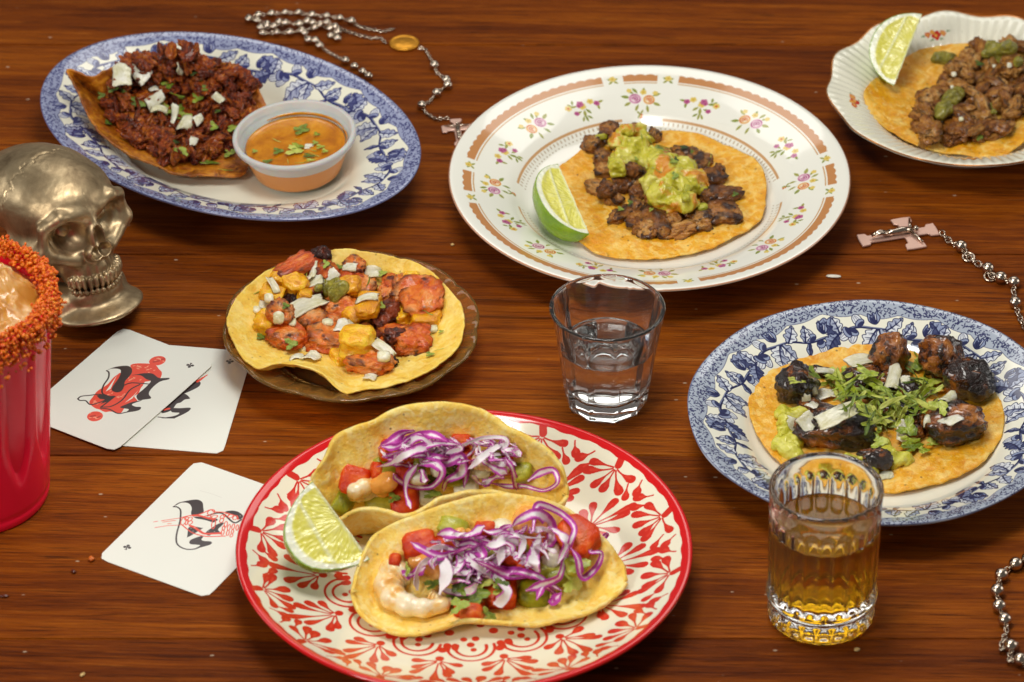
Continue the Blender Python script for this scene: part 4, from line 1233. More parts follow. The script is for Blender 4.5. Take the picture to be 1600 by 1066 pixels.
# the same string comes back into view lower down
z5 = zoomer(4.72, 1500, 840)
def W5(P, z): return np.array([at(x, y, z) for x, y in z5(P)])
B = W5([(600, 130), (500, 160), (410, 195), (305, 275), (275, 390), (288, 505), (330, 605), (375, 800), (445, 900), (530, 1000)], RB)
for i, q in enumerate(B):
    d = B[min(i + 1, len(B) - 1)] - B[max(i - 1, 0)]; add_bead(r2, q, d / np.linalg.norm(d), RB * 1.02)
ch += links(W5([(700, 110), (600, 130), (500, 160), (410, 195), (350, 235), (305, 275), (275, 390), (288, 505), (330, 605), (345, 690), (310, 780), (300, 830), (375, 800), (420, 780), (370, 860), (360, 920), (445, 900), (530, 1000), (600, 1080)], .0020), .0030, .0021, .00045, 12)
V, F = join(ch)
tag(part('chain', mesh('chain', V, F, silver), r2), kind='stuff')
c0 = W4([(530, 255)], 0)[0]; c1 = W4([(790, 215)], 0)[0]
crucifix(r2, c0, c1 - c0, .0160, .0006)
# ------------------------------------------------------------------ metal skull
def skull_sdf(X, Y, Z):
    A = np.abs(X)
    d = s_ell(X, Y, Z, (0, .34, .36), (.66, .86, .46))                        # brain case
    d = smin(d, s_ell(X, Y, Z, (0, -.12, .26), (.60, .50, .40)), .14)             # forehead
    d = smin(d, s_ell(X, Y, Z, (0, .02, .10), (.60, .50, .34)), .12)              # temples
    d = smin(d, s_cap(A, Y, Z, (.05, -.56, .235), (.36, -.54, .29), .060, .060), .08)  # brow
    d = smin(d, s_cap(A, Y, Z, (.36, -.54, .29), (.53, -.43, .21), .060, .06), .08)
    d = smin(d, s_cap(A, Y, Z, (.54, -.43, .22), (.57, -.38, -.08), .050, .08), .07)    # outer rim of the socket
    d = smin(d, s_cap(A, Y, Z, (.55, -.38, -.12), (.24, -.50, -.28), .085, .07), .10)    # cheekbone
    d = smin(d, s_cap(A, Y, Z, (.55, -.34, -.08), (.58, .12, .0), .09), .10)        # cheek arch
    d = smin(d, s_ell(X, Y, Z, (0, -.20, .0), (.54, .33, .36)), .08)              # mid face
    d = smin(d, s_ell(X, Y, Z, (0, -.42, -.12), (.28, .18, .28)), .08)
    d = smin(d, s_ell(X, Y, Z, (0, -.30, -.46), (.32, .31, .32)), .08)    # upper jaw
    d = smin(d, s_cap(X, Y, Z, (0, -.56, .22), (0, -.67, .05), .050, .040), .09)      # bridge of the nose
    # lower jaw, flaring to its foot
    d2 = s_ell(X, Y, Z, (0, -.29, -.74), (.335, .32, .14))
    d2 = smin(d2, s_ell(X, Y, Z, (0, -.33, -.97), (.52, .50, .10)), .20)
    d2 = smin(d2, s_cap(A, Y, Z, (.34, -.12, -.84), (.46, .24, -.56), .18, .16), .12)
    d2 = smin(d2, s_cap(A, Y, Z, (.44, .24, -.56), (.48, .26, -.10), .15, .14), .10)
    d2 = smax(d2, -(Z + 1.02), .02)
    d = smin(d, d2, .03)
    d = smin(d, s_ell(X, Y, Z, (0, .26, -.22), (.46, .46, .46)), .15)                  # base of the skull
    # sockets, nose, hollows
    d = smax(d, -s_ell(A, Y + .30 * (A - .28), Z - .18 * (A - .28), (.300, -.62, .03), (.230, .31, .205)), .03)
    d = smin(d, s_ell(A, Y, Z, (.26, -.37, .085), (.09, .055, .08)), .03)
    ring = np.minimum(s_ell(A, Y, Z, (.055, -.60, -.225), (.125, .10, .115)), s_ell(X, Y, Z, (0, -.62, -.06), (.105, .10, .20)))
    nose = np.minimum(s_ell(A, Y, Z, (.056, -.72, -.225), (.080, .17, .085)), s_ell(X, Y, Z, (0, -.73, -.06), (.068, .17, .155)))
    d = smin(d, ring, .018)
    d = smax(d, -nose, .014)
    d = smin(d, s_cap(X, Y, Z, (0, -.56, .0), (0, -.58, -.28), .016), .010)
    d = smax(d, -s_ell(A, Y, Z, (.50, -.42, -.48), (.19, .24, .20)), .05)
    # mouth line and teeth
    mz = Z + .645 - .10 * A
    d = smax(d, -(np.maximum(np.maximum(np.abs(mz) - .016, Y - .0), -(Y + .95))), .012)
    ang = np.arctan2(X / .335, -(Y + .28) / .33)
    k = 10.5
    cell = (ang * k / 2 + .5) % 1.0 - .5
    rad = np.hypot(X / .335, (Y + .28) / .33) * .335
    for zc, hh, rr_ in ((-.572, .082, .340), (-.690, .036, .318)):
        zc = zc + .10 * A
        tooth = ((np.abs(cell) / .47) ** 2.6 + (np.abs(rad - rr_) / .055) ** 2.6 + (np.abs(Z - zc) / hh) ** 2.6) ** (1 / 2.6) - 1
        tooth = np.where((np.abs(ang) < 1.3) & (Y < -.2), tooth * .04, 1.0)
        d = smin(d, tooth, .012)
    # relief under the nose and cheek, seam across the case
    for xo in (.09, .19): d = smax(d, -s_cap(A, Y, Z, (xo, -.635 + xo * .4, -.38), (xo + .01, -.635 + xo * .4, -.48), .024), .02)
    seam = np.abs(Y - .10 - .03 * np.sin(A * 34) - .02 * np.sin(A * 71 + 1))
    d = d + .012 * np.clip(1 - seam / .02, 0, 1) * (Z > .40)
    return d
Vs, Fs = surface_nets(skull_sdf, (-.8, -.95, -1.1), (.8, 1.28, .95), .0140)
Vs = Vs + normals(Vs, Fs) * (.010 * fbm(Vs, 5, 3))[:, None]
SK = .0470                                     # metres per unit
yaw = math.radians(43); pitch = math.radians(-16)
Msk = Matrix.Rotation(yaw, 4, 'Z') @ Matrix.Rotation(pitch, 4, 'X')
Vw = Vs @ np.array(Msk.to_3x3()).T * SK
base = np.array([*at(104, 462)[:2], 0.0])
Vw[:, 2] -= Vw[:, 2].min()
Vw += base - np.array([0, 0, 0])
sm = NT('antique_metal'); co = sm.coord(False)
dirt = sm.noise(co, 55, 5, .65, .5); pit = sm.noise(co, 260, 3, .6)
mcol = sm.ramp(dirt, [(.30, '#7d6a50'), (.50, '#b09a78'), (.68, '#d0ba94')])
sm.set(Base_Color=mcol, Metallic=.9, Roughness=sm.ramp(dirt, [(.3, .50), (.7, .36)]))
pts = sm.ramp(pit, [(.24, 0.0), (.30, 1.0)])
sm.bump(sm.math('ADD', sm.math('MULTIPLY', pts, .5), sm.math('MULTIPLY', dirt, .8)), .35, .0010)
solo('skull_ornament', mesh('skull', Vw, Fs, sm.m), base, 'antique silver metal skull ornament behind the red cup', 'skull ornament')

# ------------------------------------------------------------------ food: materials
from mathutils.bvhtree import BVHTree
def tort_mat(name, a, b, c, spot='#8a4e18', sc_=85, st=.63, rough=.62, bump=.75):
    t = NT(name); co = t.coord()
    f = t.noise(co, sc_, 5, .6, .4); g = t.noise(co, sc_ * 4.2, 4, .6)
    base = t.ramp(t.math('ADD', t.math('MULTIPLY', f, .72), t.math('MULTIPLY', g, .28)), [(.33, a), (.5, b), (.66, c)])
    k = t.ramp(t.noise(co, sc_ * .9, 6, .72, .6), [(st, 0.0), (st + .10, 1.0)]); base = t.mix(t.math('MULTIPLY', k, .55), base, spot)
    pk = t.ramp(t.noise(co, sc_ * 2.1, 4, .6, 1.0), [(.50, 0.0), (.62, 1.0)]); base = t.mix(t.math('MULTIPLY', pk, .7), base, c)
    ob = t.ramp(t.noise(co, sc_ * .5, 4, .65, .8), [(.50, 0.0), (.66, 1.0)]); base = t.mix(t.math('MULTIPLY', ob, .5), base, a)
    v = t.ramp(t.voro(co, sc_ * 2.6), [(.05, 1.0), (.20, 0.0)]); sel = t.ramp(t.noise(co, sc_ * 1.1, 3), [(.52, 0.0), (.60, 1.0)])
    base = t.mix(t.math('MULTIPLY', t.math('MULTIPLY', v, sel), .8), base, '#3c1f0c')
    t.set(Base_Color=base, Roughness=rough, Subsurface_Weight=.12, Subsurface_Scale=.003, Subsurface_Radius=(1, .6, .2))
    h = t.math('ADD', t.math('MULTIPLY', f, 1.3), t.math('MULTIPLY', g, .8)); h = t.math('ADD', h, t.math('MULTIPLY', t.noise(co, sc_ * 14, 3), .25))
    t.bump(h, bump, .0012)
    return t.m
M_tort = tort_mat('corn_tortilla', '#eeba40', '#f7d462', '#fceaa2', st=.62)
M_tort_or = tort_mat('oily_corn_tortilla', '#d68608', '#e9a814', '#f2cf74', rough=.42, st=.60)
M_tort_yl = tort_mat('yellow_corn_tortilla', '#e2ae36', '#efca52', '#f6de86', st=.63)
M_tort_fr = tort_mat('fried_tortilla', '#6e3006', '#a85c0a', '#d48c1e', '#3a1202', st=.5, rough=.4)
M_pastor = organic('grilled_chicken', [(.28, '#932d04'), (.42, '#cb520c'), (.54, '#e07a24'), (.72, '#efae6a')], 150, 6, .32, .9, .0012, .0, (1, .4, .2), .22, spots=(170, .58, '#3a140a'), spec=.45, edge=(1.02, '#5a1a08'))
M_char = organic('charred_chicken', [(.3, '#140806'), (.5, '#43150a'), (.68, '#8f3b14')], 150, 6, .32, 1.0, .0012, coat=.2, spec=.4)
M_steak = organic('grilled_steak', [(.24, '#3a1804'), (.38, '#7d440e'), (.52, '#b07028'), (.70, '#d8a45c')], 170, 6, .28, 1.0, .0012, .0, coat=.25, spots=(150, .60, '#1c0a04'), spec=.45, edge=(1.0, '#341405'))
M_mole = organic('dark_sauce_chicken', [(.36, '#120603'), (.49, '#2c1005'), (.57, '#8a480e'), (.76, '#d68a34')], 120, 6, .16, 1.0, .0016, coat=.7, spots=(210, .54, '#0d0503'), spec=.5, fine=700)
M_carn = organic('pulled_pork', [(.26, '#4c2404'), (.42, '#8e5212'), (.56, '#bd8236'), (.74, '#deb270')], 160, 6, .34, 1.0, .0012, .0, coat=.2, spots=(150, .60, '#2c1506'), spec=.4, edge=(1.05, '#54300c'))
M_birria = organic('stewed_beef', [(.26, '#2c0b02'), (.40, '#702204'), (.53, '#a64406'), (.70, '#d67c1c')], 190, 6, .32, 1.0, .0014, .0, coat=.25, spots=(160, .58, '#1a0603'), spec=.4)
M_pine = organic('pineapple', [(.3, '#cf8202'), (.5, '#ecaa06'), (.7, '#f5cc36')], 190, 4, .22, .7, .0010, .3, (1, .6, .1), .3)
M_onion = organic('onion', [(.3, '#cbc498'), (.5, '#e4dfc0'), (.7, '#f2eedc')], 120, 3, .22, .45, .0008, .4, (1, .9, .7), .2)
M_green = organic('herb_green', [(.28, '#3f560e'), (.48, '#6d8424'), (.66, '#9aaa44')], 210, 4, .38, .5, .0008, .05, (.6, 1, .2), vary=.42)
M_dark_green = organic('dark_herb_green', [(.3, '#27390b'), (.5, '#465e18'), (.7, '#70862e')], 210, 4, .42, .5, .0008, .05, (.6, 1, .2), vary=.42)
M_lettuce = organic('pale_green_leaf', [(.28, '#5c7206'), (.48, '#92a41e'), (.68, '#c6cc5e')], 120, 4, .34, .6, .0010, .08, (.6, 1, .2), .15, vary=.42)
M_guac = organic('avocado_mash', [(.3, '#94942a'), (.5, '#b7b53e'), (.7, '#d0cd6a')], 110, 5, .26, .7, .0014, .2, (1, .9, .3), .3)
M_avo = organic('avocado', [(.3, '#7c8206'), (.5, '#a09e1c'), (.72, '#c6c244')], 90, 4, .32, .5, .0012, .15, (1, .9, .3), .2)
M_verde = organic('green_salsa', [(.3, '#625c0e'), (.5, '#8b8420'), (.7, '#b5a93f')], 220, 5, .2, 1.0, .0014, .2, (1, .9, .2), .5, unit=False)
M_tom = organic('tomato', [(.3, '#bd2602'), (.5, '#d84a0a'), (.7, '#e87a2c')], 110, 4, .3, .6, .001, .15, (1, .25, .1), 0, spec=.35)
M_shrimp = organic('shrimp', [(.30, '#eaa03e'), (.44, '#f2c87a'), (.58, '#f6e6c4')], 85, 4, .22, .6, .0010, .35, (1, .6, .4), .4, spots=(330, .70, '#6e5a24'), unit=False)
M_mayo = organic('chili_mayonnaise', [(.3, '#e0913a'), (.5, '#efaa52'), (.7, '#f6c07c')], 60, 3, .18, .25, .0012, .3, (1, .6, .3), .4, unit=False)
t = NT('avocado_mash_with_salsa'); co = t.coord()
f = t.noise(co, 120, 5); base = t.ramp(f, [(.3, '#a09a18'), (.5, '#c4bc3a'), (.7, '#ded678')])
k_ = t.ramp(t.noise(co, 62, 4, .6, .8), [(.53, 0.0), (.60, 1.0)])
base = t.mix(t.math('MULTIPLY', k_, .85), base, '#cf7a06')
t.set(Base_Color=base, Roughness=.22, Subsurface_Weight=.2, Subsurface_Scale=.003, Subsurface_Radius=(1, .9, .3), Coat_Weight=.35, Coat_Roughness=.12)
t.bump(t.math('ADD', f, t.noise(co, 420, 4)), .6, .0012)
M_guac_heap = t.m

def cabbage_mat():
    t = NT('red_cabbage'); co = t.coord()
    uv = t.n('UVMap', uv_map='UVMap').outputs[0]; sp = t.n('SeparateXYZ'); t.t.links.new(uv, sp.inputs[0])
    e = t.math('MULTIPLY', t.math('ABSOLUTE', t.math('SUBTRACT', sp.outputs[0], .5)), 2.0)
    nz = t.noise(co, 130, 4, .6)
    rnd = t.n('ObjectInfo').outputs['Random']
    k = t.math('ADD', e, t.math('MULTIPLY', t.math('SUBTRACT', nz, .5), 1.5))
    k = t.math('ADD', k, t.math('MULTIPLY', t.math('SUBTRACT', rnd, .5), 1.0))
    c = t.ramp(k, [(.36, '#f2eaee'), (.56, '#eac4e2'), (.70, '#d06cbc'), (1.0, '#b03a9c')])
    t.set(Base_Color=c, Roughness=.6, Subsurface_Weight=.15, Subsurface_Scale=.002, Subsurface_Radius=(1, .6, .9))
    t.b.inputs['Specular IOR Level'].default_value = .22
    t.bump(t.noise(co, 420, 3), .35, .0006)
    return t.m
M_cab = cabbage_mat()

# ------------------------------------------------------------------ food: pieces
def chunk_meshes(name, mat, n, seed, box=2.6, amp=.20, amp2=.08, sub=3, stretch=None, torn=0.0):
    """lumps: rounded block, bent, with dents; torn > 0 adds sharp creases and ragged grain"""
    out = []
    if torn: sub = 4
    for i in range(n):
        V, F = (I2, I3, I4)[sub - 2]
        V = V.copy(); V = V / (np.abs(V) ** box).sum(1, keepdims=True) ** (1 / box)
        if stretch: V = V * np.array(stretch)
        s = seed * 7.3 + i * 13.7
        k = 1 + amp * fbm(V, 1.25, 2, s) + amp2 * fbm(V, 3.6, 3, s + 5)
        if torn:
            q = V * [.55, 1.25, 1.25] + .35 * np.stack([fbm(V, 1.5, 2, s + 21), fbm(V, 1.5, 2, s + 23), fbm(V, 1.5, 2, s + 27)], -1)
            k = k - torn * (1 - np.abs(fbm(q, 2.1, 2, s + 31))) ** 5 * .55 + torn * .22 * fbm(q, 6.5, 2, s + 37)
        V = V * k[:, None]
        V[:, 0] += .12 * fbm(V, 1.1, 2, s + 9); V[:, 1] += .12 * fbm(V, 1.1, 2, s + 11)
        V *= rng.uniform(.9, 1.1, 3)
        out.append(mesh(name, V, F, mat))
    return out

def fibre_meshes(name, mat, n, seed):
    """a torn bundle of meat fibres: long, ridged, frayed at the ends"""
    out = []
    for i in range(n):
        m, k = 26, 18
        t = np.linspace(-1, 1, m); th = np.arange(k) / k * TAU
        T, H = np.meshgrid(t, th, indexing='ij')
        r = (1 - np.abs(T) ** 2.2) ** .7 * (1 - .25 * np.sin(H * 2 + i) * T)
        ridg = 1 + .22 * np.sin(H * 5 + seed + i * 1.7 + T * 1.3) + .14 * np.sin(H * 9 + i)
        P = np.stack([T, r * ridg * np.cos(H), r * ridg * np.sin(H)], -1).reshape(-1, 3)
        s = seed * 3.1 + i * 7.7
        P[:, 1] += .35 * fbm(P * [1, 0, 0], 1.6, 2, s); P[:, 2] += .30 * fbm(P * [1, 0, 0], 1.6, 2, s + 4)
        P[:, 1:] *= (1 + .35 * fbm(P, 2.2, 3, s + 8))[:, None]
        out.append(mesh(name, P, grid_faces(k, m, True), mat))
    return out

def slab_meshes(name, mat, n, seed, curve=.5):
    """slices of onion layers: thin bent slabs"""
    out = []
    for i in range(n):
        nu, nv = 11, 7
        u = np.linspace(-1, 1, nu); v = np.linspace(-1, 1, nv)
        U, W = np.meshgrid(u, v)
        r = np.random.default_rng(seed + i)
        tp = r.uniform(.0, .35); wv_ = W * (1 - tp * (U * .5 + .5)) + .12 * np.sin(U * 2 + i) 
        Zz = (curve * r.uniform(.6, 2.6) * (1 - U ** 2) + r.uniform(-.8, .8) * W ** 2 + .5 * r.uniform(-1, 1) * U * W) * 1.2
        V = np.stack([U + .08 * W * r.uniform(-1, 1), wv_, Zz], -1).reshape(-1, 3)
        V += .03 * r.normal(size=V.shape) * [1, 1, .3]
        VV, FF = shell(V, nu, nv, False, .30)
        me = mesh(name, VV, FF[:, ::-1], mat); out.append(me)
    return out

def leaf_meshes(name, mat, n, seed):
    """cilantro-like leaf: three toothed lobes, crumpled"""
    out = []
    for i in range(n):
        r = np.random.default_rng(seed + i); m = 54; rings = 7
        th = np.linspace(-2.6, 2.6, m)
        lob = .50 + .42 * np.abs(np.cos(th * 1.5 + r.uniform(-.15, .15))) ** 1.3
        teeth = 1 + .13 * np.abs(np.sin(th * 6.5 + r.uniform(0, 3))) - .05
        R = lob * teeth * (1 - .25 * (np.abs(th) > 2.3))
        V = []
        for f in np.linspace(.04, 1, rings):
            V.append(np.stack([R * f * np.cos(th), R * f * np.sin(th), 0 * th], -1))
        V = np.vstack(V); V[:, 0] -= .15
        rr = np.hypot(V[:, 0], V[:, 1])
        V[:, 2] = .30 * fbm(V, 2.1, 2, seed + i * 5.1) * rr + r.uniform(-.5, .6) * V[:, 0] ** 2 * .6 + r.uniform(-.2, .5) * V[:, 1] ** 2 + .06 * np.sin(th.repeat(1)[None].repeat(rings, 0).ravel() * 9) * rr
        VV, FF = shell(V, m, rings, False, .03)
        out.append(mesh(name, VV, FF, mat))
    return out

def ribbon_geo(P, w, n=40, th=.12, roll=None, seed=0, taper=True):
    """flat strip with thickness along the path P; returns V, F, uv (u across)"""
    P = catmull(P, n) if len(P) > 2 else resample(P, n)
    T = np.gradient(P, axis=0); T /= np.maximum(np.linalg.norm(T, axis=1, keepdims=True), 1e-9)
    r = np.random.default_rng(seed)
    t = np.linspace(0, 1, n)
    a0, a1, ph = r.uniform(-.5, .5), r.uniform(-1.3, 1.3), r.uniform(0, 6)
    ang = (roll if roll is not None else a0) + a1 * (t - .5) + .55 * np.sin(t * 7 + ph)
    up = np.tile([0, -.72, .69], (n, 1)); S = np.cross(T, up); S /= np.maximum(np.linalg.norm(S, axis=1, keepdims=True), 1e-6); U = np.cross(S, T)
    A = S * np.cos(ang)[:, None] + U * np.sin(ang)[:, None]; B = np.cross(T, A)
    ww = w * (.72 + .28 * np.sin(t * r.uniform(3, 9) + ph)) * ((np.clip(np.minimum(t, 1 - t) * 9, .25, 1)) if taper else 1)
    cr = np.array([-1, -.5, 0, .5, 1.]); bow = .08 * (1 - cr ** 2)
    top = P[:, None] + A[:, None] * (cr[None, :, None] * ww[:, None, None] / 2) + B[:, None] * (bow[None, :, None] * ww[:, None, None])
    V = top.reshape(-1, 3)
    uv = np.stack([np.tile((cr + 1) / 2, n), np.repeat(t, 5)], -1)
    VV, FF = shell(V, 5, n, False, w * th)
    return VV, FF[:, ::-1], np.vstack([uv, uv])

def strip_meshes(name, mat, n, seed, curl=1.0, th=.06, wid=.55):
    """short curled strips of leaf"""
    out = []
    for i in range(n):
        r = np.random.default_rng(seed + i)
        t = np.linspace(-1, 1, 6)
        P = np.stack([t, curl * .5 * np.sin(t * r.uniform(1, 3) + r.uniform(0, 6)), curl * .45 * np.cos(t * r.uniform(1, 2.6) + r.uniform(0, 6))], -1)
        V, F, uv = ribbon_geo(P, wid * r.uniform(.7, 1.3), 22, th, None, seed + i)
        out.append(mesh(name, V, F, mat, uv=uv))
    return out

K = {}
GROW = {'steak': 1.16, 'pastor': 1.1, 'pine': 1.1, 'mole': 1.10, 'strip': 1.25, 'gstrip': 1.2, 'lleaf': 1.2, 'leaf': 1.2, 'birr': 1.0}
def kit(key, part_name, meshes): K[key] = (part_name, meshes)
kit('pastor', 'chicken_piece', chunk_meshes('chicken_piece', M_pastor, 8, 1, 2.8, .30, .16, torn=.36))
kit('char', 'chicken_piece', chunk_meshes('charred_chicken_piece', M_char, 4, 2, 2.6, .30, .16, torn=.6))
kit('pine', 'pineapple_piece', chunk_meshes('pineapple_piece', M_pine, 6, 3, 6.5, .16, .05, torn=.12))
kit('steak', 'steak_piece', chunk_meshes('steak_piece', M_steak, 10, 4, 2.9, .34, .18, torn=.42))
kit('mole', 'chicken_piece', chunk_meshes('glazed_chicken_piece', M_mole, 8, 5, 2.15, .24, .12, torn=.34))
kit('carn', 'pork_piece', chunk_meshes('pork_piece', M_carn, 7, 6, 2.4, .36, .18, torn=.8))
kit('carnf', 'pork_shred', fibre_meshes('pork_shred', M_carn, 6, 2))
kit('birr', 'beef_shred', fibre_meshes('beef_shred', M_birria, 8, 5))
kit('birc', 'beef_piece', chunk_meshes('beef_piece', M_birria, 7, 7, 2.4, .40, .22, torn=.9))
kit('onion', 'onion_piece', slab_meshes('onion_piece', M_onion, 7, 40))
kit('cube', 'onion_piece', chunk_meshes('onion_cube', M_onion, 4, 9, 5.0, .14, .04, sub=2))
kit('leaf', 'cilantro_leaf', leaf_meshes('cilantro_leaf', M_green, 6, 60))
kit('dleaf', 'cilantro_leaf', leaf_meshes('dark_cilantro_leaf', M_dark_green, 4, 70))
kit('lleaf', 'leaf_piece', leaf_meshes('pale_leaf_piece', M_lettuce, 5, 80))
kit('stem', 'cilantro_stem', strip_meshes('cilantro_stem', M_lettuce, 4, 90, .35, .5, .32))
kit('strip', 'leaf_strip', strip_meshes('leaf_strip', M_lettuce, 8, 100, .8, .04, .85))
kit('gstrip', 'leaf_strip', strip_meshes('green_leaf_strip', M_green, 5, 120, .9, .05, .55))
kit('tom', 'tomato_piece', chunk_meshes('tomato_piece', M_tom, 5, 10, 4.5, .14, .04))
kit('avo', 'avocado_piece', chunk_meshes('avocado_piece', M_avo, 5, 11, 3.4, .18, .06))
kit('guac', 'avocado_mash', chunk_meshes('avocado_mash', M_guac, 5, 14, 2.1, .26, .10))

class Pile:
    """food stacked on a tortilla: each piece is set where the pieces below it are"""
    def __init__(s, root, k, ox, oy):
        s.root, s.k, s.ox, s.oy = root, k, ox, oy
        s.V, s.F, s.n = [], [], 0; s.b = None; s.r = np.random.default_rng(len(root.name) + int(ox))
    def px(s, x, y): return x / s.k + s.ox, y / s.k + s.oy
    def solid(s, me, M=None):
        V = np.empty(len(me.vertices) * 3); me.vertices.foreach_get('co', V); V = V.reshape(-1, 3)
        if M is None: V = V + origin(s.root)
        else:
            A = np.array(M); V = V @ A[:3, :3].T + A[:3, 3]
        s.V.append(V); s.F += [tuple(i + s.n for i in p.vertices) for p in me.polygons]; s.n += len(V)
    def layer(s): s.b = BVHTree.FromPolygons([Vector(v) for v in np.vstack(s.V)], s.F)
    def hit(s, x, y):
        px, py = s.px(x, y)
        d = Vector(at(px, py) - CAM).normalized()
        h = s.b.ray_cast(Vector(CAM), d)
        if h[0] is None:
            return Vector(at(px, py, .014)), Vector((0, 0, 1)), d
        n = h[1]
        if n.dot(d) > 0: n = -n
        return h[0], n, d
    def drop(s, key, x, y, w, h, ang=0, lift=.25, thick=None, keep=True, up=.5, flat=.0, tilt=None):
        nm, ms = K[key]
        p, n, d = s.hit(x, y)
        mm = 1 / s.k / 3000.0
        mm *= GROW.get(key, 1.0)
        a, b = w * mm / 2, h * mm / 2 / .74
        c = thick * mm / 2 if thick else .75 * min(a, b)
        zz = (n * (1 - up) + Vector((0, 0, 1)) * up).normalized()
        if tilt: zz = (zz + Vector(tilt)).normalized()
        an = math.radians(-ang)
        xd = Vector((math.cos(an), math.sin(an) / .7, 0))
        M = frame(p + n * c * (lift * 2 - .2) * 1.0, xd, zz, (a, b, c))
        me = ms[int(s.r.integers(len(ms)))]
        o = part(nm, me, s.root, M)
        if keep: s.solid(me, M)
        return o
    def drops(s, key, rows, **kw):
        for r in rows: s.drop(key, *r, **kw)

def tortilla_flat(name, out, cen, mat, p=2.2, thick=.0019, rough=.0010, seed=0, wave=.0012, k=None):
    """out: outline in photograph pixels with heights; cen: middle"""
    O = np.array([at(x, y, z) for x, y, z in out]); c = at(*cen)
    nu, nv = 200, 44
    O = catmull(O, 400, True); O = resample(O, nu, True)
    th = np.arange(nu) / nu * TAU
    e = np.stack([np.cos(th), np.sin(th), 0 * th], -1)
    O = O + (O - c) * (.007 * fbm(e, 9, 3, seed) + .005 * fbm(e, 34, 3, seed))[:, None]
    O[:, 2] += .0008 * fbm(e, 12, 3, seed + 4)
    rr = np.r_[np.linspace(.015, .9, nv - 8), np.linspace(.915, 1, 8)]
    V = []
    for r in rr:
        P = c + (O - c) * r
        P[:, 2] = c[2] + (O[:, 2] - c[2]) * r ** p
        V.append(P)
    V = np.vstack(V)
    V[:, 2] += wave * fbm(V, 60, 3, seed + 3) + rough * .5 * fbm(V, 200, 2, seed + 6)
    # counter-clockwise seen from above?
    if np.cross(O[1] - c, O[2] - O[1])[2] < 0:
        V = V.reshape(nv, nu, 3)[:, ::-1].reshape(-1, 3)
    F = grid_faces(nu, nv, True)
    N = normals(V, F)
    if N[:, 2].mean() < 0:
        V = V.reshape(nv, nu, 3)[:, ::-1].reshape(-1, 3)
    # thins out to a ragged edge
    tk = thick * np.repeat(np.clip((1.004 - rr) / .05, .45, 1), nu) * (1 + .25 * fbm(V, 300, 2, seed + 9))
    VV, FF = shell(V, nu, nv, True, tk[:, None])
    return mesh(name, VV, FF, mat)

def tortilla_fold(name, front, back, crease_z, mat, thick=.0020, seed=0, wave=.0016):
    """folded tortilla hung between two lips; front and back are (px, py, z) from the left tip to the right tip"""
    nu, nv = 130, 60
    t = (1 - np.cos(np.linspace(.02, math.pi - .02, nu))) / 2
    def lip(P):
        W = np.array([at(*q) for q in P]); W = catmull(W, 300); W = resample(W, 600); return np.stack([np.interp(t, np.linspace(0, 1, 600), W[:, i]) for i in range(3)], -1)
    Fr, Ba = lip(front), lip(back)
    s = np.sin(np.pi * t)
    cz = crease_z
    mid = .5 * (Fr + Ba)
    Cz = (cz - .25 * Fr[:, 2] - .25 * Ba[:, 2]) / .5
    Ct = Fr * .56 + Ba * .44; Ct[:, 2] = np.where(s > 0, Cz * np.clip(s * 2.2, 0, 1) + mid[:, 2] * (1 - np.clip(s * 2.2, 0, 1)), mid[:, 2])
    V = []
    for v in np.linspace(0, 1, nv):
        V.append((1 - v) ** 2 * Fr + 2 * v * (1 - v) * Ct + v * v * Ba)
    V = np.vstack(V)
    F = grid_faces(nu, nv); N = normals(V, F)
    if N[:, 2].mean() < 0: N = -N
    d = wave * fbm(V, 55, 3, seed) + .0004 * fbm(V, 240, 2, seed + 2)
    V = V + N * d[:, None]
    if normals(V, F)[:, 2].mean() < 0:
        V = V.reshape(nv, nu, 3)[:, ::-1].reshape(-1, 3)
    V[:, 2] = np.maximum(V[:, 2], crease_z - .0008)
    VV, FF = shell(V, nu, nv, False, thick)
    return mesh(name, VV, FF, mat)

def blob(pile, balls, mat, name, k=.004, h=.0008, noise_=.0012, dz=0.0, keep=True, flat=1.0, seed=0, sink=.4):
    """soft heap: smooth union of balls (x, y, radius in zoomed pixels)"""
    C3 = []
    for x, y, r in balls:
        p, n, d = pile.hit(x, y); R = r / pile.k / 3000
        C3.append((np.array(p) + np.array(n) * R * (1 - sink) * .5 + np.array([0, 0, dz]), R))
    P = np.array([c for c, _ in C3]); Rm = max(r for _, r in C3) + k
    def fn(X, Y, Zz):
        d = None
        for c, r in C3:
            q = np.sqrt((X - c[0]) ** 2 + (Y - c[1]) ** 2 + ((Zz - c[2]) / flat) ** 2) - r
            d = q if d is None else smin(d, q, k)
        pts = np.stack([X, Y, Zz], -1).reshape(-1, 3)
        return d + noise_ * fbm(pts, 260, 3, seed).reshape(d.shape) + noise_ * 1.3 * fbm(pts, 110, 2, seed + 4).reshape(d.shape)
    V, F = surface_nets(fn, P.min(0) - Rm * 1.15, P.max(0) + Rm * 1.15, h)
    me = mesh(name, V, F, mat)
    o = part(name, me, pile.root)
    if keep: pile.solid(me)
    return o

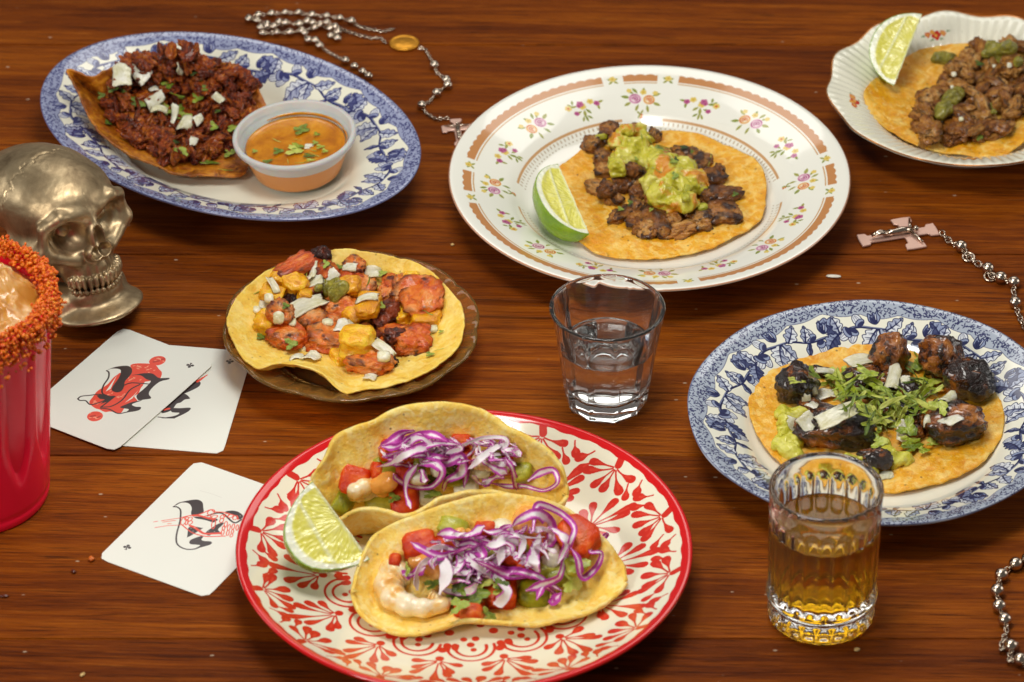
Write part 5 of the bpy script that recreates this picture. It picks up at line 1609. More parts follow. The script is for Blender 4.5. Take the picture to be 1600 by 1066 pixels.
# ------------------------------------------------------------------ lime wedges
def lime_mats():
    r = NT('lime_rind'); co = r.coord()
    at_ = r.n('Attribute', attribute_name='tone'); sp = r.n('SeparateColor'); r.t.links.new(at_.outputs['Color'], sp.inputs[0])
    f = r.noise(co, 60, 3)
    g = r.ramp(f, [(.3, '#5f8600'), (.5, '#83a806'), (.7, '#a8bf24')])
    r.set(Base_Color=g, Roughness=.27, Coat_Weight=.3, Coat_Roughness=.12, Subsurface_Weight=.1, Subsurface_Scale=.002)
    r.bump(r.voro(co, 620), .35, .0007)
    p = NT('lime_pulp'); co = p.coord(False)
    at_ = p.n('Attribute', attribute_name='tone'); sp = p.n('SeparateColor'); p.t.links.new(at_.outputs['Color'], sp.inputs[0])
    rad, ves, mem = sp.outputs[0], sp.outputs[1], sp.outputs[2]
    m = p.n('CombineXYZ'); p.t.links.new(ves, m.inputs[0]); p.t.links.new(rad, m.inputs[1])
    mp = p.n('Mapping'); p.t.links.new(m.outputs[0], mp.inputs[0]); mp.inputs['Scale'].default_value = (34, 6.5, 1)
    vn = p.voro(mp.outputs[0], 1.0)
    nz = p.noise(co, 140, 3)
    c = p.ramp(p.math('ADD', p.math('MULTIPLY', vn, .55), p.math('MULTIPLY', nz, .5)), [(.15, '#d6cf4a'), (.5, '#dfd968'), (.85, '#e6e28e')])
    jag = p.math('ADD', rad, p.math('MULTIPLY', p.math('SUBTRACT', nz, .5), .05))
    pith = p.ramp(jag, [(.80, 0.0), (.845, 1.0)]); c = p.mix(pith, c, '#edefd8')
    c = p.mix(p.ramp(mem, [(.0, 1.0), (.055, 0.0)]), c, '#e2e3b8')
    rindk = p.ramp(rad, [(.955, 0.0), (.985, 1.0)]); c = p.mix(rindk, c, '#86a52e')
    p.set(Base_Color=c, Roughness=.26, Subsurface_Weight=.3, Subsurface_Scale=.004, Subsurface_Radius=(1, .95, .35), Coat_Weight=.35, Coat_Roughness=.1)
    p.bump(p.math('ADD', vn, nz), .45, .0010)
    return r.m, p.m
M_rind, M_pulp = lime_mats()

def lime(label, A, B, nrm, side, R, wedge=70, seg=(.35,), sag=0.0, pole=.75):
    """wedge with its core edge from A to B; nrm = direction of the upper cut face; side = direction in which the peel bulges"""
    A, B = np.array(A), np.array(B)
    root = thing('lime_wedge', [*(A + B)[:2] / 2, 0], label, 'lime', 'lime wedges')
    ax = B - A; L = np.linalg.norm(ax); ax /= L
    n = np.array(nrm, float); n -= ax * n.dot(ax); n /= np.linalg.norm(n)
    s = np.cross(n, ax)
    if s.dot(np.array(side, float)) < 0: s = -s
    # s = towards the peel within the upper cut face
    nt = 44
    t = np.linspace(-1, 1, nt)
    prof = R * (1 - np.abs(t) ** 2.4) ** pole + 1e-5
    W = math.radians(wedge)
    def P(tt, r, phi):   # phi 0 = upper face, -> W = lower face
        dr = s * math.cos(phi) - n * math.sin(phi)
        return (A + B) / 2 + ax * (tt * L / 2)[:, None] + dr[None] * r[:, None]
    nph = 22
    V = np.vstack([P(t, prof, W * j / (nph - 1)) for j in range(nph)])
    F = grid_faces(nt, nph)
    cen = (A + B) / 2
    N = normals(V, F)
    if ((V - cen) * N).sum() < 0: F = F[:, ::-1]
    part('rind', mesh('rind', V, F, M_rind), root)
    nr = 26
    for phi, flip in ((0, 1), (W, -1)):
        rows = []; tone = []
        for f in np.linspace(0, 1, nr):
            q = P(t * (1 if f > .02 else .96), prof * f, phi)
            # pulp slightly sunk, membranes proud
            rows.append(q)
            rho = np.hypot(f * (prof / R), t); out = np.maximum(f, np.abs(t) ** 6)
            rad_ = 1 - np.minimum(1, np.minimum((1 - f) * prof / R, (1 - np.abs(t)) * 1.3) / 1.0)
            ang = np.arctan2(t * L / 2, f * prof + .004)
            mem = np.full(nt, 1.0)
            for g in seg: mem = np.minimum(mem, np.abs(f * prof / R - g - .10 * t))
            mem = np.minimum(mem, f * prof / R + .0)
            tone.append(np.stack([rad_, ang / math.pi + .5, mem], -1))
        V = np.vstack(rows); tone = np.vstack(tone)
        nn = n if phi == 0 else (-(n * math.cos(W)) - s * math.sin(W))
        dep = (np.clip((.80 - tone[:, 0]) / .10, 0, 1) * -.0007 + np.clip(1 - tone[:, 2] / .04, 0, 1) * .0007 * (tone[:, 0] < .8))
        dep = dep + .0005 * fbm(V, 300, 2) * (tone[:, 0] < .8)
        V = V + nn * dep[:, None]
        F = grid_faces(nt, nr)
        if (normals(V, F) @ nn).mean() < 0: F = F[:, ::-1]
        part('pulp', mesh('pulp', V, F, M_pulp, col=tone), root)
    return root
# ------------------------------------------------------------------ tacos
M_verde_mash = organic('pale_avocado_mash', [(.3, '#aaa416'), (.5, '#ccc63c'), (.7, '#e2dc78')], 110, 5, .26, .7, .0014, .2, (1, .9, .3), .3, unit=False)
def zpts(k, ox, oy, P): return [(x / k + ox, y / k + oy, z) for x, y, z in P]

# ---- grilled chicken and pineapple, on the amber saucer
k, ox, oy = 3.636, 330, 370
p = at(540, 505, .006)
t1 = thing('taco', p, 'open taco of grilled orange chicken, pineapple and white onion on the amber saucer', 'taco', 'tacos')
out = zpts(k, ox, oy, [(92, 500, .024), (110, 410, .025), (170, 310, .026), (270, 225, .027), (390, 160, .027), (540, 105, .028), (740, 72, .029), (900, 90, .029), (1060, 120, .028), (1180, 160, .028), (1250, 200, .028), (1350, 300, .027), (1420, 400, .026), (1435, 500, .025), (1415, 590, .024), (1340, 690, .022), (1220, 770, .021), (1050, 830, .020), (900, 860, .019), (770, 885, .0185), (700, 840, .020), (620, 770, .024), (540, 735, .026), (440, 715, .026), (350, 720, .025), (270, 742, .023), (190, 690, .022), (130, 600, .023)])
me = tortilla_flat('tortilla', out, (*((780 / k + ox), (470 / k + oy)), .0085), M_tort_yl, 2.4, seed=2)
part('tortilla', me, t1)
P = Pile(t1, k, ox, oy); P.solid(me); P.layer()
P.drops('pastor', [(480, 175, 300, 95, -27), (820, 160, 110, 70, 20), (790, 235, 170, 90, 15), (860, 300, 160, 110, 10), (1010, 320, 120, 130, 20), (1020, 262, 90, 80), (1060, 560, 120, 160, -60),
    (640, 200, 140, 90), (545, 300, 130, 100), (690, 510, 120, 90), (560, 490, 180, 120), (1080, 270, 100, 80), (780, 340, 150, 90), (950, 420, 110, 100), (1000, 640, 130, 90, 20), (620, 420, 150, 90), (520, 420, 120, 80), (740, 560, 120, 90), (880, 560, 110, 90)], lift=.3)
P.drops('char', [(625, 95, 80, 95, 60), (660, 480, 120, 90), (790, 570, 90, 60), (1080, 340, 80, 80), (470, 372, 120, 100, -20), (960, 560, 90, 80), (600, 320, 90, 60)], lift=.3)
P.drops('pine', [(310, 510, 130, 110, 20), (340, 335, 130, 80, 10), (735, 705, 120, 80, -20), (385, 250, 110, 70, 10), (1110, 450, 120, 110, 30), (1230, 485, 150, 90, 10), (1150, 250, 90, 70)], lift=.35)
P.layer()
P.drops('pastor', [(740, 425, 200, 130, 0), (1230, 375, 230, 190, 25), (1150, 290, 150, 200, 60), (1155, 620, 240, 165, -78), (425, 600, 215, 145, -6), (650, 615, 225, 185, 0), (375, 460, 150, 110, 30), (900, 750, 300, 125, 14)], lift=.42, thick=130)
P.drops('char', [(1000, 480, 200, 150, -22), (1040, 580, 120, 120, 60), (1010, 735, 110, 70, 0), (650, 550, 80, 60)], lift=.45)
P.layer()
P.drops('pine', [(455, 285, 145, 95, -25), (850, 475, 130, 120, 35), (840, 630, 180, 120, 12), (910, 400, 110, 115, 10), (800, 282, 115, 75, 5), (520, 345, 80, 60)], lift=.45)
blob(P, [(700, 290, 42), (660, 320, 38), (745, 315, 40), (640, 280, 32), (700, 335, 36), (760, 275, 26), (610, 310, 24)], M_verde, 'green_salsa', .003, .0006, .0014, .0012, seed=3)
P.layer()
P.drops('onion', [(585, 195, 45, 95, 5), (680, 215, 85, 75, -40), (580, 255, 120, 55, -10), (540, 400, 240, 75, -25), (790, 168, 85, 55, 10), (920, 205, 105, 50, 0), (890, 350, 135, 50, 5), (740, 520, 75, 85, 10), (970, 640, 165, 55, 36), (490, 690, 85, 65), (570, 695, 85, 75, 20), (300, 375, 95, 62, -45), (345, 280, 125, 35, 50), (900, 810, 75, 45, 10)], lift=.35, thick=26, up=.3)
P.drops('cube', [(385, 450, 60, 50), (460, 490, 42, 42), (1260, 535, 60, 42), (800, 495, 52, 42), (980, 690, 70, 50), (255, 420, 40, 40), (660, 500, 60, 50), (330, 345, 50, 40), (520, 640, 50, 40)], lift=.35)
P.drops('stem', [(540, 205, 85, 26, 75), (265, 315, 75, 22, -35), (895, 260, 95, 26, -70), (955, 255, 85, 34, 20), (1230, 430, 70, 22, 20), (1310, 640, 80, 16, -15)], lift=.4)
P.drops('leaf', [(450, 605, 85, 50, -10), (960, 390, 45, 34), (1245, 680, 55, 40), (285, 580, 70, 45), (730, 180, 55, 34), (655, 158, 45, 45), (980, 215, 60, 40), (1310, 550, 34, 24), (430, 400, 50, 40)], lift=.5, thick=30)

# ---- steak with avocado, on the flower plate
k, ox, oy = 4.634, 900, 180
p = at(1035, 305, .006)
t2 = thing('taco', p, 'open taco of chopped steak topped with mashed avocado and orange salsa on the flower plate', 'taco', 'tacos')
out = [(866, 286, .0085), (874, 262, .010), (905, 238, .0105), (927, 226, .0105), (975, 212, .0105), (1031, 205, .0105), (1092, 210, .0105), (1134, 226, .0100), (1179, 249, .0105), (1196, 276, .0105), (1197, 305, .010), (1194, 328, .010), (1183, 348, .009), (1146, 371, .0085), (1101, 390, .0085), (1051, 400, .0085), (1002, 404, .0085), (952, 400, .0085), (923, 391, .0085), (900, 370, .0085), (882, 335, .0085), (868, 308, .0085)]
me = tortilla_flat('tortilla', out, (1035, 305, .0078), M_tort_or, 2.0, seed=11)
part('tortilla', me, t2)
P = Pile(t2, k, ox, oy); P.solid(me); P.layer()
P.drops('steak', [(230, 135, 140, 115, 10), (120, 225, 140, 130, 20), (190, 325, 130, 105), (420, 135, 110, 70), (570, 170, 90, 70), (330, 230, 140, 110), (330, 330, 130, 110), (480, 300, 150, 110), (640, 330, 150, 120), (780, 300, 170, 95, 10), (880, 345, 190, 150, 30), (980, 480, 165, 150, 60), (1040, 430, 70, 85),
    (200, 420, 110, 90), (160, 545, 190, 110, 35), (255, 610, 170, 105, 40), (330, 520, 140, 130), (450, 470, 120, 140), (440, 580, 120, 100), (560, 520, 150, 120), (700, 500, 160, 130), (830, 560, 160, 120), (560, 650, 140, 120), (690, 650, 150, 120), (430, 680, 110, 100),
    (340, 745, 120, 165, 40), (430, 780, 120, 140), (700, 780, 140, 90), (850, 720, 130, 100), (450, 855, 85, 55), (640, 880, 90, 50)], lift=.35, thick=95)
P.layer()
P.drops('steak', [(560, 800, 200, 215, 0), (505, 850, 130, 130), (760, 855, 270, 110, -8), (915, 790, 140, 120), (1050, 735, 240, 150, 5), (1160, 750, 95, 80), (1070, 600, 245, 110, -10), (240, 560, 120, 90, 20), (960, 620, 110, 90), (620, 740, 120, 90), (140, 200, 100, 80), (400, 420, 110, 90)], lift=.4, thick=95)
P.layer()
blob(P, [(x, y, r * 1.22) for x, y, r in [(350, 160, 60), (290, 235, 56), (330, 370, 76), (300, 435, 54), (400, 270, 66), (470, 140, 44), (500, 200, 44), (560, 400, 84), (560, 500, 84), (640, 420, 84), (690, 530, 96), (620, 640, 90), (700, 680, 86), (790, 600, 88), (815, 670, 62), (790, 450, 82), (860, 520, 62), (885, 575, 40), (460, 260, 60), (380, 320, 66), (540, 330, 60), (700, 380, 60), (460, 330, 50)]], M_guac_heap, 'avocado_mash', .0045, .0007, .0021, .0034, seed=5)
P.layer()
P.layer()
P.drops('stem', [(590, 400, 120, 26, 35), (960, 345, 170, 26, -85), (700, 320, 130, 28, 30), (600, 250, 150, 26, 10), (640, 235, 110, 24, 20), (240, 330, 85, 26, -70), (520, 170, 110, 30, 50), (480, 150, 90, 30, 80)], lift=.4)
P.drops('leaf', [(720, 440, 60, 55), (320, 685, 55, 36), (400, 632, 50, 36), (1150, 570, 60, 34), (550, 690, 40, 34), (700, 340, 70, 50), (430, 320, 36, 30)], lift=.5, thick=24)
P.drops('dleaf', [(780, 240, 85, 40), (600, 240, 110, 40, 15), (720, 325, 80, 40, 30), (840, 262, 50, 26)], lift=.5, thick=24)
P.drops('avo', [(925, 675, 82, 48, -3), (800, 530, 55, 50), (795, 600, 70, 55), (185, 145, 44, 76, 80)], lift=.45)

# ---- pulled pork, on the fluted saucer
k, ox, oy = 3.806, 1280, 0
p = at(1500, 165, .006)
t3 = thing('taco', p, 'open taco of pulled pork with green salsa on the fluted saucer', 'taco', 'tacos')
out = zpts(k, ox, oy, [(265, 560, .017), (330, 470, .017), (450, 380, .017), (600, 300, .018), (760, 265, .019), (900, 258, .020), (1060, 262, .020), (1250, 290, .020), (1420, 380, .019), (1480, 500, .018), (1440, 640, .016), (1330, 760, .014), (1200, 850, .012), (1080, 925, .011), (900, 918, .010), (780, 905, .010), (650, 880, .010), (520, 835, .011), (390, 760, .012), (300, 670, .014)])
me = tortilla_flat('tortilla', out, ((880 / k + ox), (590 / k + oy), .0085), M_tort_or, 2.2, seed=21, wave=.0020)
part('tortilla', me, t3)
P = Pile(t3, k, ox, oy); P.solid(me); P.layer()
R = np.random.default_rng(31)
def inpoly(x, y, G):
    c = False; j = len(G) - 1
    for i in range(len(G)):
        if (G[i][1] > y) != (G[j][1] > y) and x < (G[j][0] - G[i][0]) * (y - G[i][1]) / (G[j][1] - G[i][1]) + G[i][0]: c = not c
        j = i
    return c
def scatter(G, n, gap, R):
    G = np.array(G, float); o = []
    tries = 0
    while len(o) < n and tries < n * 60:
        tries += 1
        x, y = R.uniform(G[:, 0].min(), G[:, 0].max()), R.uniform(G[:, 1].min(), G[:, 1].max())
        if inpoly(x, y, G) and all(math.hypot(x - a, (y - b) * 1.4) > gap for a, b in o): o.append((x, y))
    return o
G = [(770, 440), (900, 330), (1000, 265), (1218, 250), (1380, 400), (1350, 620), (1218, 720), (1120, 800), (960, 870), (800, 870), (600, 845), (580, 740), (600, 620), (620, 540), (700, 500)]
for x, y in scatter(G, 46, 70, R): P.drop('carn', x, y, R.uniform(90, 170), R.uniform(80, 130), R.uniform(-60, 60), lift=.35, thick=95)
P.layer()
for x, y in scatter(G, 40, 75, R): P.drop('carnf', x, y, R.uniform(120, 220), R.uniform(45, 75), R.uniform(-80, 40), lift=.5, thick=50, up=.4)
P.drops('carn', [(660, 790, 160, 150, 0), (820, 800, 190, 190, 10), (670, 610, 140, 100, 20), (630, 690, 150, 70, 30), (890, 480, 110, 90), (800, 450, 80, 60), (1160, 440, 150, 100)], lift=.4, thick=120)
P.layer()
P.drops('carnf', [(970, 620, 190, 60, 75), (1100, 600, 200, 60, 60), (1050, 480, 180, 50, 40), (900, 560, 160, 60, 30), (1080, 760, 170, 70, 20), (720, 640, 130, 50, 40)], lift=.45, thick=55)
blob(P, [(770, 600, 62), (750, 660, 52), (800, 570, 46), (720, 690, 34)], M_verde, 'green_salsa', .003, .0007, .0016, .0006, seed=8)
blob(P, [(1080, 340, 66), (1030, 290, 56), (1130, 310, 56), (1180, 370, 40), (990, 330, 36)], M_verde, 'green_salsa', .003, .0007, .0016, .0010, seed=9)
blob(P, [(740, 350, 44), (700, 350, 34), (790, 335, 30)], M_verde, 'green_salsa', .003, .0007, .0012, -.0006, seed=10)
blob(P, [(1030, 640, 34), (1030, 670, 30)], M_verde, 'green_salsa', .003, .0007, .0012, .0004, seed=12)
P.drops('dleaf', [(950, 810, 60, 90), (950, 380, 80, 40), (1060, 270, 60, 30)], lift=.4, thick=20)
P.drops('cube', [(800, 450, 36, 30), (1040, 400, 26, 24), (735, 650, 26, 26), (725, 715, 30, 26), (1130, 390, 30, 26), (845, 715, 30, 24), (790, 520, 24, 20)], lift=.5)

# ---- dark glazed chicken, on the round blue plate
k, ox, oy = 4.0, 1200, 540
p = at(1370, 648, .006)
t4 = thing('taco', p, 'open taco of black glazed chicken with shredded greens and onion on the round blue plate', 'taco', 'tacos')
out = zpts(2.733, 1060, 450, [(300, 500, .011), (315, 430, .0115), (360, 360, .012), (430, 300, .012), (540, 250, .0125), (680, 215, .0125), (850, 203, .013), (1000, 220, .0125), (1150, 265, .0125), (1250, 315, .0125), (1340, 400, .012), (1385, 500, .0115), (1390, 580, .0105), (1370, 650, .010), (1300, 740, .0095), (1200, 800, .0090), (1080, 840, .0088), (950, 868, .0086), (830, 868, .0086), (700, 855, .0086), (580, 820, .0088), (470, 765, .009), (390, 700, .0095), (330, 610, .010)])
me = tortilla_flat('tortilla', out, (1368, 645, .0082), M_tort_or, 2.6, seed=31)
part('tortilla', me, t4)
P = Pile(t4, k, ox, oy); P.solid(me); P.layer()
blob(P, [(90, 440, 52), (115, 510, 56), (95, 590, 50), (140, 680, 56), (60, 640, 34), (230, 560, 50), (200, 440, 50), (170, 620, 50), (190, 720, 34)], M_verde_mash, 'avocado_mash', .004, .0007, .0016, .0006, seed=15)
blob(P, [(350, 760, 46), (450, 745, 40), (530, 750, 50), (600, 720, 40), (750, 700, 60), (790, 745, 50), (870, 715, 46), (660, 800, 40), (720, 640, 44)], M_verde_mash, 'avocado_mash', .004, .0007, .0016, .0004, seed=16)
P.drops('mole', [(600, 215, 220, 130), (740, 250, 170, 140), (860, 290, 160, 130), (980, 470, 140, 120), (660, 735, 220, 80), (560, 400, 200, 150), (760, 420, 180, 140), (900, 560, 160, 120), (850, 430, 150, 120)], lift=.35, thick=110)
P.layer()
P.drops('mole', [(175, 300, 250, 195, 25), (430, 600, 470, 230, 2), (735, 120, 230, 200, 30), (1080, 150, 235, 155, 20), (1255, 290, 300, 170, 14), (1165, 550, 390, 240, -6)], lift=.42, thick=265)
P.drops('mole', [(345, 185, 190, 60, 12), (690, 690, 150, 90), (250, 380, 160, 110, 30)], lift=.4, thick=70)
P.layer()
P.drops('onion', [(590, 110, 195, 110, -14), (785, 210, 85, 145, 10), (360, 325, 125, 65, -5), (240, 325, 55, 75, 0), (282, 275, 66, 42, 40), (430, 445, 265, 85, -15), (250, 475, 115, 82, -35), (285, 378, 72, 84, -50), (150, 500, 110, 70, 10), (1015, 300, 95, 50, 0), (1120, 340, 64, 92, 30), (770, 447, 66, 54), (840, 530, 70, 115, 5), (1150, 465, 100, 105, 50), (1000, 470, 54, 62), (740, 810, 85, 70, -10), (360, 160, 120, 40, 8), (860, 210, 60, 60)], lift=.4, thick=30, up=.3)
P.layer()
G = [(330, 220), (480, 200), (640, 160), (760, 280), (880, 250), (900, 90), (980, 110), (1100, 240), (1110, 400), (1040, 450), (900, 440), (760, 540), (640, 560), (560, 420), (360, 380)]
for x, y in scatter(G, 60, 36, R): P.drop('strip' if R.random() < .65 else 'gstrip', x, y, R.uniform(90, 170), R.uniform(28, 52), R.uniform(-90, 90), lift=.55, thick=70, keep=True, up=.5)
P.layer()
P.drops('lleaf', [(630, 175, 170, 60, 10), (400, 235, 130, 60, -10), (930, 140, 120, 110, 60), (1010, 255, 180, 90, -15), (1080, 390, 100, 100, -40), (720, 500, 120, 60), (880, 520, 130, 100, 30), (870, 600, 150, 50, -10), (900, 660, 170, 70, -25), (1030, 630, 90, 50), (970, 680, 80, 60), (260, 190, 110, 70), (170, 240, 130, 40, -10), (490, 240, 130, 80, 30), (500, 335, 110, 80), (660, 440, 130, 90), (930, 340, 120, 80), (600, 375, 120, 60), (700, 610, 120, 90), (800, 400, 120, 80, 40), (900, 450, 120, 70, -20)], lift=.5, thick=60, up=.4)
P.layer()
for x, y in scatter([(420, 220), (650, 260), (840, 330), (1080, 330), (1000, 440), (780, 400), (700, 540), (600, 480), (440, 360)], 46, 34, R): P.drop('strip' if R.random() < .7 else 'gstrip', x, y, R.uniform(100, 190), R.uniform(24, 44), R.uniform(-90, 90), lift=.6, thick=60, keep=False, up=.5)

# ---- shredded stewed beef, on the oval platter
k, ox, oy = 4.441, 90, 50
p = at(255, 185, .007)
t5 = thing('taco', p, 'crisp dark red taco of shredded stewed beef with onion and cilantro on the oval platter', 'taco', 'tacos')
out = zpts(k, ox, oy, [(68, 250, .046), (110, 345, .042), (150, 425, .038), (190, 520, .034), (240, 625, .029), (310, 712, .026), (400, 785, .023), (500, 852, .020), (650, 912, .0175), (800, 970, .0155), (950, 1000, .014), (1100, 1008, .013), (1240, 1000, .013), (1310, 950, .013), (1330, 830, .013), (1380, 690, .016), (1430, 590, .021), (1445, 510, .025), (1400, 420, .030), (1370, 330, .033), (1250, 255, .036), (1120, 200, .038), (950, 165, .040), (800, 160, .041), (640, 175, .042), (470, 215, .043), (320, 268, .044), (200, 300, .044)])
me = tortilla_flat('tortilla', out, ((800 / k + ox), (640 / k + oy), .0105), M_tort_fr, 2.0, seed=41, wave=.0022, thick=.0022)
part('tortilla', me, t5)
P = Pile(t5, k, ox, oy); P.solid(me); P.layer()
G = [(480, 210), (640, 170), (780, 120), (930, 110), (1000, 195), (1190, 260), (1340, 330), (1360, 480), (1260, 630), (1210, 800), (1060, 870), (880, 900), (650, 860), (490, 760), (410, 640), (330, 480), (400, 330)]
for x, y in scatter(G, 48, 88, R): P.drop('birc', x, y, R.uniform(130, 210), R.uniform(100, 160), R.uniform(-60, 60), lift=.35, thick=110)
P.layer()
for x, y in scatter(G, 70, 66, R): P.drop('birr' if R.random() < .75 else 'birc', x, y, R.uniform(130, 260), R.uniform(40, 80), R.uniform(-90, 90), lift=.5, thick=60, up=.45)
P.layer()
for x, y in scatter(G, 120, 46, R): P.drop('birc', x, y, R.uniform(70, 130), R.uniform(50, 90), R.uniform(-90, 90), lift=.5, thick=60, up=.3)
P.layer()
for x, y in scatter(G, 80, 58, R): P.drop('birr', x, y, R.uniform(70, 160), R.uniform(14, 26), R.uniform(-90, 90), lift=.6, thick=26, up=.2, keep=False, tilt=(R.normal(0, .5), R.normal(0, .5), 0))
P.drops('birr', [(805, 120, 150, 60, -85), (900, 130, 170, 70, -70), (700, 130, 150, 30, 60), (940, 140, 120, 40, -60)], lift=.9, thick=60)
P.layer()
P.drops('onion', [(450, 315, 140, 120, 0), (558, 290, 150, 105, -48), (808, 255, 75, 74, 20), (680, 465, 150, 85, -40), (700, 552, 130, 56, 0), (900, 640, 115, 105, 20), (835, 580, 65, 120, 10), (970, 608, 80, 62, -30), (930, 770, 64, 80, 10), (1000, 155, 110, 26, 5), (670, 415, 70, 40, -20), (1120, 460, 60, 70, -40)], lift=.9, thick=36, up=.3)
P.drops('stem', [(830, 428, 120, 46, 12), (830, 460, 100, 40, 20), (1170, 965, 110, 26, 8)], lift=.45)
P.drops('leaf', [(452, 410, 70, 64), (550, 492, 140, 60, 10), (762, 375, 120, 66, -40), (850, 525, 54, 76), (880, 592, 125, 66), (770, 565, 64, 84), (1220, 680, 120, 72), (1195, 845, 95, 74), (1050, 920, 170, 46, 5), (870, 822, 64, 90, -50), (1018, 327, 44, 34), (640, 510, 60, 40), (740, 520, 80, 50), (340, 640, 60, 40)], lift=.5, thick=40)
P.drops('lleaf', [(975, 462, 95, 60), (860, 545, 90, 60), (1080, 660, 70, 60)], lift=.5, thick=40)
P.drops('dleaf', [(385, 395, 110, 50, -10), (690, 525, 80, 60), (950, 280, 90, 60), (820, 775, 70, 50), (1110, 550, 60, 50), (1030, 400, 110, 50), (310, 430, 90, 50)], lift=.5, thick=30)

# ---- two shrimp tacos on the red plate
def shrimp(P, path, w, lift):
    k_ = P.k
    pts = []
    for x, y in path:
        q, n, d = P.hit(x, y); pts.append(np.array(q))
    pts = np.array(pts); R_ = w / k_ / 3000 / 2
    pts[:, 2] = np.linspace(pts[:, 2].mean(), pts[:, 2].mean(), len(pts)) * .5 + pts[:, 2] * .5 + R_ * lift
    C_ = catmull(pts, 60)
    t = np.linspace(0, 1, 60)
    r = R_ * (np.clip(t / .06, .25, 1) ** .6) * (1 - .62 * t) * (1 + .085 * np.cos(t * TAU * 6.5)) * np.clip((1 - t) / .05, .3, 1) ** .5
    V, F = tube(C_, r, 18)
    V = V + .0006 * np.stack([fbm(V, 160, 3, 1.), fbm(V, 160, 3, 7.), fbm(V, 160, 3, 13.)], -1)
    me = mesh('shrimp', V, F, M_shrimp)
    part('shrimp', me, P.root); P.solid(me)

def cabbage(P, lines, wpx, seed, dz=.004, amp=.002):
    for i, L in enumerate(lines):
        r = np.random.default_rng(seed + i)
        pts = []
        for j, (x, y) in enumerate(L):
            q, n, d = P.hit(x, y)
            up = dz * r.uniform(.4, 1.2) + amp * math.sin(j * 2 + i)
            pts.append(np.array(q) - np.array(d) * max(up, .0012))
        w = (wpx * r.uniform(.75, 1.2)) / P.k / 3000
        V, F, uv = ribbon_geo(np.array(pts), w, 14 * len(L) // 2 + 16, .055, None, seed + i)
        part('cabbage_shred', mesh('cabbage_shred', V, F, M_cab, uv=uv, smooth=False), P.root)
        if i % 3 == 2: P.V.append(V); P.F += [tuple(f + P.n) for f in F.tolist()] if False else [tuple(int(a) + P.n for a in f) for f in F]; P.n += len(V)

def random_shreds(P, G, n, wpx, seed, dz):
    r = np.random.default_rng(seed); lines = []
    for x, y in scatter(G, n, 14, r):
        a = r.uniform(0, TAU); b = a; L = [(x, y)]
        for _ in range(int(r.integers(2, 5))):
            b += r.normal(0, .7); x += math.cos(b) * 62; y += math.sin(b) * 40; L.append((x, y))
        L = [q for q in L if inpoly(*q, G)]
        if len(L) >= 2: lines.append(L)
    cabbage(P, lines, wpx, seed * 7, dz, .001)

# back one
k, ox, oy = 3.721, 470, 620
Z = lambda L: zpts(k, ox, oy, L)
p = at(690, 740, .006)
t6 = thing('taco', p, 'rear shrimp taco under purple cabbage, leaning upright on the red painted plate', 'taco', 'tacos')
back = Z([(66, 490, .034), (74, 455, .037), (105, 410, .041), (150, 345, .046), (190, 262, .052), (235, 215, .055), (320, 180, .058), (420, 148, .060), (500, 105, .0625), (600, 65, .065), (700, 40, .0665), (800, 31, .067), (900, 40, .066), (1000, 66, .064), (1080, 102, .062), (1180, 165, .058), (1300, 228, .054), (1400, 292, .050), (1470, 352, .046), (1520, 430, .041), (1543, 500, .036), (1545, 570, .031)])
front = Z([(66, 490, .034), (90, 590, .030), (150, 670, .028), (215, 702, .028), (270, 675, .0285), (340, 650, .029), (420, 640, .0295), (500, 650, .030), (580, 672, .030), (650, 668, .031), (720, 638, .032), (800, 592, .034), (900, 556, .035), (1010, 536, .035), (1110, 530, .035), (1200, 545, .034), (1300, 572, .033), (1400, 600, .032), (1490, 625, .031), (1545, 570, .031)])
me = tortilla_fold('tortilla', front, back, .0085, M_tort, seed=51)
part('tortilla', me, t6)
P = Pile(t6, k, ox, oy); P.solid(me); P.layer()
P.drops('avo', [(250, 600, 120, 140, 20), (1300, 430, 100, 90), (640, 430, 150, 110), (900, 440, 150, 110), (1100, 360, 120, 90), (760, 330, 160, 100), (480, 420, 150, 110)], lift=.35, thick=90)
P.drops('tom', [(310, 480, 165, 130, 15), (430, 425, 70, 80), (600, 420, 120, 110), (930, 250, 110, 60), (590, 320, 120, 90), (1190, 380, 110, 90)], lift=.4, thick=90)
P.layer()
shrimp(P, [(420, 490), (330, 520), (320, 590), (390, 630), (470, 600)], 120, .35)
shrimp(P, [(1010, 400), (1070, 400), (1150, 430), (1220, 440)], 110, .5)
P.drops('tom', [(600, 580, 165, 165, 0), (500, 300, 110, 90), (960, 350, 90, 80)], lift=.45, thick=110)
P.drops('avo', [(470, 612, 160, 100, 10), (1120, 350, 90, 60)], lift=.45, thick=80)
P.drops('cube', [(720, 580, 110, 80), (960, 515, 130, 90), (1040, 410, 120, 80), (790, 400, 80, 70), (680, 470, 90, 60)], lift=.4, thick=70)
P.layer()
blob(P, [(460, 505, 58), (510, 490, 56), (480, 540, 48), (430, 530, 36)], M_mayo, 'sauce_dollop', .005, .0006, .0005, .0012, seed=21)
blob(P, [(560, 340, 40), (600, 330, 30)], M_mayo, 'sauce_dollop', .004, .0006, .0005, .0006, seed=22)
P.drops('leaf', [(545, 592, 74, 54), (760, 570, 110, 50), (850, 420, 90, 70), (880, 440, 70, 60), (760, 480, 60, 60), (1115, 355, 70, 60), (860, 470, 60, 50)], lift=.6, thick=30)
P.layer()
random_shreds(P, [(450, 300), (600, 205), (760, 215), (930, 235), (1190, 240), (1290, 300), (1250, 420), (1050, 400), (900, 380), (760, 420), (600, 440), (450, 420)], 70, 32, 3, .006)
P.layer()
